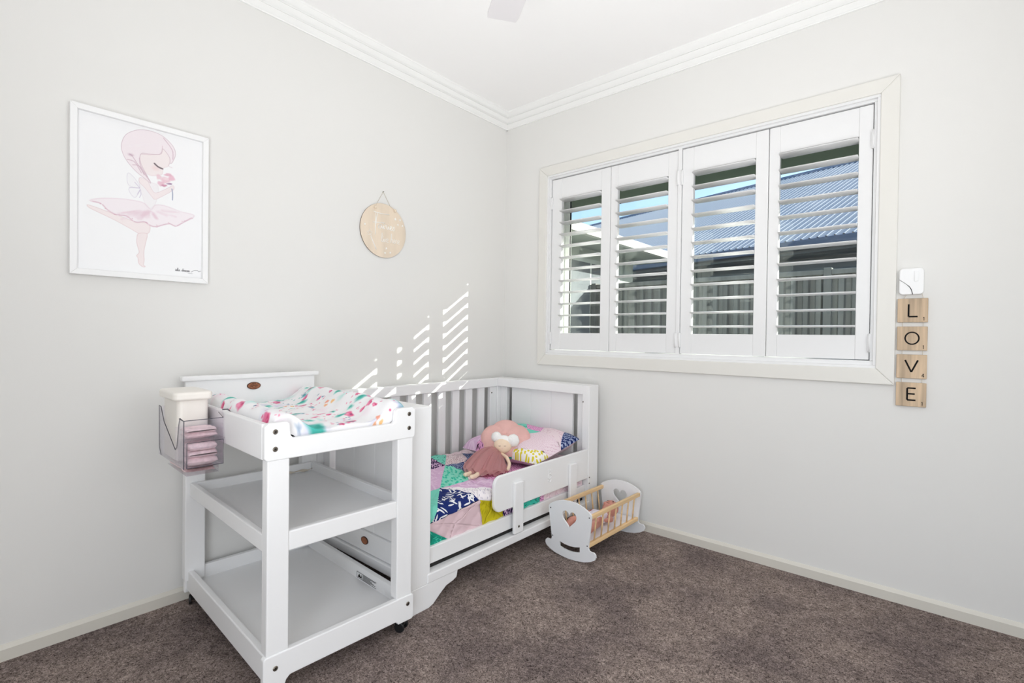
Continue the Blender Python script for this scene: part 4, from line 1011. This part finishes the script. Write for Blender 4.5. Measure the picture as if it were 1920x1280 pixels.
# ---------------------------------------------------------------- doll's cradle
KTH = .020; KO = (.996, -.609, 0)
KF = fmat(KO, -KTH) @ Matrix.Translation((0, 0, .3)) @ Matrix.Rotation(-.02, 4, 'Y') @ Matrix.Translation((0, 0, -.3+.0005))
cr = thing('toy_cradle', 'white toy rocking cradle with pine bars and heart cutouts', 'toy cradle', KO, -KTH)
def plate(name, outer, holes, y0, y1, m, par, frame, bevel=.002):
    """board in the x-z plane with real holes"""
    cu = bpy.data.curves.new('tmp', 'CURVE'); cu.dimensions = '2D'; cu.fill_mode = 'BOTH'; cu.extrude = abs(y1-y0)/2
    for loop in [outer]+holes:
        sp_ = cu.splines.new('POLY'); sp_.points.add(len(loop)-1); sp_.use_cyclic_u = True
        for q, p in zip(sp_.points, loop): q.co = (p[0], p[1], 0, 1)
    to = bpy.data.objects.new('tmp', cu); COL.objects.link(to)
    me = bpy.data.meshes.new_from_object(to.evaluated_get(bpy.context.evaluated_depsgraph_get()))
    v = [(p.co.x, (y0+y1)/2-p.co.z, p.co.y) for p in me.vertices]; f = [tuple(p.vertices) for p in me.polygons]
    bpy.data.objects.remove(to); bpy.data.curves.remove(cu); bpy.data.meshes.remove(me)
    o = obj(name, MB().add(v, f), m, par, frame=frame)
    bm = bmesh.new(); bm.from_mesh(o.data); bmesh.ops.remove_doubles(bm, verts=bm.verts, dist=1e-5); bmesh.ops.recalc_face_normals(bm, faces=bm.faces); bm.to_mesh(o.data); bm.free()
    return o
half = [(0, .294), (.045, .290), (.085, .278), (.115, .262), (.129, .250), (.1315, .240), (.127, .20), (.117, .12), (.112, .085), (.116, .074), (.128, .070), (.143, .071), (.153, .062), (.155, .050), (.148, .036), (.125, .022), (.09, .010), (.045, .003), (0, 0)]
outer = half+[(-a, b) for a, b in half[::-1][1:-1]]
heart = []
for k in range(36):
    t = 2*PI*k/36; heart.append((.0028*16*math.sin(t)**3-.002, .205+.0030*(13*math.cos(t)-5*math.cos(2*t)-2*math.cos(3*t)-math.cos(4*t))))
slot = [(a, .054+2.6*a*a+.013) for a in [(-.062+.124*k/10) for k in range(11)]]+[(a, .054+2.6*a*a-.013) for a in [(.062-.124*k/10) for k in range(11)]]
KL = .508
for yy in (0, KL):
    bo_ = plate('end_board', outer, [heart, slot], yy-.004, yy+.004, M['cradle'], cr, KF)
    sgn = -1
    for ux_, uz in ((-.119, .236), (.119, .236), (-.106, .095), (.106, .095)):
        obj('screw', MB().cyl((ux_, yy-.0052, uz), (ux_, yy-.0035, uz), .0032, 10), M['black'], bo_, frame=KF)
for sx in (-1, 1):
    obj('top_bar', MB().box(sx*.119-.009, sx*.119+.009, .004, KL-.004, .226, .246), M['pine'], cr, frame=KF, bevel=.003)
    obj('bottom_bar', MB().box(sx*.106-.009, sx*.106+.009, .004, KL-.004, .085, .106), M['pine'], cr, frame=KF, bevel=.003)
    for k in range(7):
        yk = .058+k*.0655; obj('spindle', MB().cyl((sx*.106, yk, .104), (sx*.119, yk, .228), .0042, 10), M['pine'], cr, frame=KF, smooth=True)
obj('base_panel', MB().box(-.097, .097, .004, KL-.004, .086, .091), M['cradle'], cr, frame=KF)
bed = obj('cradle_pad', MB().box(-.095, .095, .01, KL-.012, .0915, .104), M['sheet'], None, frame=KF, bevel=.006, seg=3)
tag(bed, 'thin white pad lying in the toy cradle', 'pad')
# baby doll lying on its back, head to the window wall
kp = lambda x, y, z: (KF @ Vector((x*1.18, .23+(y-.21)*1.22, .104+(z-.104)*1.2)))[:]
by = thing('baby_doll', 'bare limbed vinyl baby doll in pale onesie lying in cradle', 'doll', kp(0, .25, .104))
J = [kp(.0, .17, .134), kp(0, .225, .138), kp(0, .270, .138), kp(0, .290, .138), kp(0, .325, .146), kp(0, .362, .148),
     kp(.040, .160, .134), kp(.062, .105, .150), kp(.060, .060, .128), kp(.066, .043, .140),
     kp(-.036, .160, .134), kp(-.048, .098, .152), kp(-.042, .048, .128), kp(-.044, .032, .142),
     kp(.040, .268, .138), kp(.068, .240, .140), kp(.074, .195, .150), kp(.072, .180, .154),
     kp(-.040, .268, .138), kp(-.068, .240, .136), kp(-.070, .205, .148), kp(-.066, .190, .152)]
E_ = [(0, 1), (1, 2), (2, 3), (3, 4), (4, 5), (0, 6), (6, 7), (7, 8), (8, 9), (0, 10), (10, 11), (11, 12), (12, 13), (2, 14), (14, 15), (15, 16), (16, 17), (2, 18), (18, 19), (19, 20), (20, 21)]
rd = [.030, .030, .026, .015, .036, .030, .020, .018, .012, .011, .020, .018, .012, .011, .014, .013, .010, .009, .014, .013, .010, .009]
skin('body', J, E_, [q*1.2 for q in rd], M['baby'], by)
skin('onesie', [kp(.036, .165, .134), kp(0, .17, .135), kp(0, .225, .140), kp(0, .268, .140), kp(-.034, .165, .134), kp(.042, .262, .140), kp(-.042, .262, .138)], [(1, 0), (1, 2), (2, 3), (1, 4), (3, 5), (3, 6)], [q*1.2 for q in (.022, .033, .0325, .028, .022, .018, .018)], M['onesie'], by, root=1)
hc = Vector((0, .3947, .1568))      # head, in cradle coordinates
def hp_(x, y, z): return (KF @ (hc+Vector((x, y, z))))[:]
obj('head', MB().ball(tuple(hc), (.044, .049, .045), 24, 16), M['baby'], by, frame=KF, smooth=True)
for sx in (-1, 1):
    obj('eye', MB().ball(tuple(hc+Vector((sx*.016, .002, .0405))), (.0045, .005, .003), 12, 8), M['ink'], by, frame=KF, smooth=True)
    obj('ear', MB().ball(tuple(hc+Vector((sx*.044, -.002, -.002))), (.006, .009, .011), 10, 8), M['baby'], by, frame=KF, smooth=True)
    obj('cheek', MB().ball(tuple(hc+Vector((sx*.020, -.018, .030))), (.013, .013, .009), 12, 8), M['baby'], by, frame=KF, smooth=True)
obj('nose', MB().ball(tuple(hc+Vector((0, -.010, .0445))), (.005, .006, .005), 10, 8), M['baby'], by, frame=KF, smooth=True)
obj('mouth', MB().tube([hp_(-.009, -.0235, .0385), hp_(-.004, -.0265, .0388), hp_(.004, -.0265, .0388), hp_(.009, -.0235, .0385)], .0014, 6), M['thread'], by)

# ---------------------------------------------------------------- flower cushion
cn = Vector((.35, -.45, .82)).normalized(); cs_ = Vector((.789, .614, 0)).normalized(); cu_ = cn.cross(cs_).normalized()
if cu_.z < 0: cu_ = -cu_
cc = Vector((.495, -.539, .527))
CM = Matrix(((cs_.x, cu_.x, cn.x, cc.x), (cs_.y, cu_.y, cn.y, cc.y), (cs_.z, cu_.z, cn.z, cc.z), (0, 0, 0, 1)))
def cush(i, j, s=1):
    th = 2*PI*i; r = j; pet = abs(math.cos(2.5*(th-.35)))**.55
    Rm = .139*(.90+.16*pet)
    th_ = .050*(max(0, 1-r**2.6))**.55*(1-.20*(1-pet)*min(1, r*1.4))*(1 if r > .12 else .78+.22*r/.12)
    return (Rm*r*math.cos(th), Rm*r*math.sin(th), s*th_)
fc_ = thing('flower_cushion', 'dusty pink flower shaped cushion leaning behind the rag doll', 'cushion', (cc-Vector((0, 0, .1)))[:])
obj('front_face', MB().sheet(lambda i, j: cush(i, j), 60, 16), M['rose'], fc_, frame=CM, smooth=True)
obj('back_face', MB().sheet(lambda i, j: cush(1-i, j, -.7), 60, 12), M['rose'], fc_, frame=CM, smooth=True)
for k in range(5):
    th = .35+PI/5+2*PI*k/5; pts = []
    for q in range(6):
        r = .3+.66*q/5; x, y, z = cush(th/(2*PI) % 1, r); pts.append((x, y, z+.0004))
    obj('seam', MB().tube(pts, .0009, 5), M['thread'] if k == 1 else M['rose'], fc_, frame=CM)

# ---------------------------------------------------------------- rag doll in a tulle skirt
hd = Vector((.556, -.631, .512))
rg = thing('rag_doll', 'rag doll with white pompom hair and mauve tulle skirt', 'doll', (.52, -.72, .39))
J = [(.528, -.705, .444), (.530, -.668, .466), tuple(hd-Vector((.010, .024, .028))), tuple(hd), tuple(hd+Vector((-.006, .012, .014))),
     (.520, -.750, .424), (.540, -.830, .410), (.560, -.900, .406), (.568, -.940, .412),
     (.545, -.745, .424), (.582, -.825, .410), (.612, -.905, .406), (.622, -.948, .412),
     (.562, -.655, .472), (.625, -.672, .462), (.668, -.700, .440), (.688, -.738, .416),
     (.498, -.672, .464), (.462, -.700, .440), (.450, -.760, .416)]
E_ = [(0, 1), (1, 2), (2, 3), (3, 4), (0, 5), (5, 6), (6, 7), (7, 8), (0, 9), (9, 10), (10, 11), (11, 12), (1, 13), (13, 14), (14, 15), (15, 16), (1, 17), (17, 18), (18, 19)]
rd = [.030, .028, .018, .040, .034, .014, .0125, .0125, .012, .014, .0125, .0125, .012, .012, .0105, .010, .010, .012, .010, .010]
skin('body', J, E_, rd, M['doll_skin'], rg)
fn_ = (Vector((.62, -.70, .34))).normalized()      # where the face looks
sx_ = Vector((.76, .65, 0)); uy_ = sx_.cross(fn_)*-1
uy_ = fn_.cross(sx_)
if uy_.z < 0: uy_ = -uy_
HM = Matrix(((sx_.x, uy_.x, fn_.x, hd.x), (sx_.y, uy_.y, fn_.y, hd.y), (sx_.z, uy_.z, fn_.z, hd.z), (0, 0, 0, 1)))
obj('head', MB().ball((0, 0, .004), (.050, .045, .040), 24, 16), M['doll_skin'], rg, frame=HM, smooth=True)
obj('hair', MB().ball((0.004, .012, -.004), (.053, .046, .041), 24, 16), M['hair'], rg, frame=HM, smooth=True)
for dx, dy, r_ in ((-.036, .046, .029), (.058, .028, .035)):
    obj('pompom', MB().ball((dx, dy, .006), r_, 26, 18, wob=.045, seed=int(r_*1000)), M['fluff'], rg, frame=HM, smooth=True)
obj('headband', MB().tube([(-.030+.075*k/8, .037-.010*abs(k-4)/4+.003*math.sin(k), .024) for k in range(9)], .004, 8), M['hair'], rg, frame=HM, smooth=True)
for dx in (-.017, .012):
    obj('stitched_eye', MB().tube([(dx+(k-2)*.0028, -.008-.0016*(1-abs(k-2)/2), .0442-abs(dx)*.12) for k in range(5)], .0011, 5), M['thread'], rg, frame=HM)
obj('stitched_mouth', MB().tube([(-.006, -.022, .0395), (-.002, -.0235, .0392), (.002, -.022, .0395)], .0009, 5), M['rose'], rg, frame=HM)
hem = [Vector(p) for p in spline([(.425, -.745, .402), (.440, -.815, .402), (.500, -.872, .404), (.570, -.880, .404), (.640, -.850, .402), (.692, -.790, .400), (.690, -.735, .400)], 8, False)]
wst = [Vector(p) for p in spline([(.500, -.655, .470), (.504, -.680, .482), (.522, -.690, .492), (.540, -.686, .492), (.556, -.674, .482), (.560, -.655, .470), (.55, -.645, .464)], 8, False)]
def tul(lift, ph, s0, s1, amp):
    def S(i, j):
        k = min(int(i*(len(hem)-1)), len(hem)-2); f_ = i*(len(hem)-1)-k
        h_ = hem[k].lerp(hem[k+1], f_); w0 = wst[k].lerp(wst[k+1], f_)
        t = s0+(s1-s0)*j; p = w0.lerp(h_, t)
        p.z += lift*math.sin(PI*min(1, t*.75+.12))*math.sin(PI*i)**.5+amp*(.25+t)*math.sin(i*46+ph+3*t)
        p.x += amp*.7*t*math.sin(i*33+ph); p.y += amp*.7*t*math.cos(i*39+ph)
        return p[:]
    return MB().sheet(S, 110, 14)
obj('bodice', MB().tube([(.535, -.648, .474), (.530, -.672, .464), (.527, -.705, .446)], [.026, .032, .034], 16), M['rose'], rg, smooth=True)
for lift, ph, s1, amp in ((.050, 0, 1.0, .0085), (.042, 2, .96, .009), (.034, 4, 1.02, .007)):
    obj('tulle_layer', tul(lift, ph, 0, s1, amp), M['tulle'], rg, smooth=True)
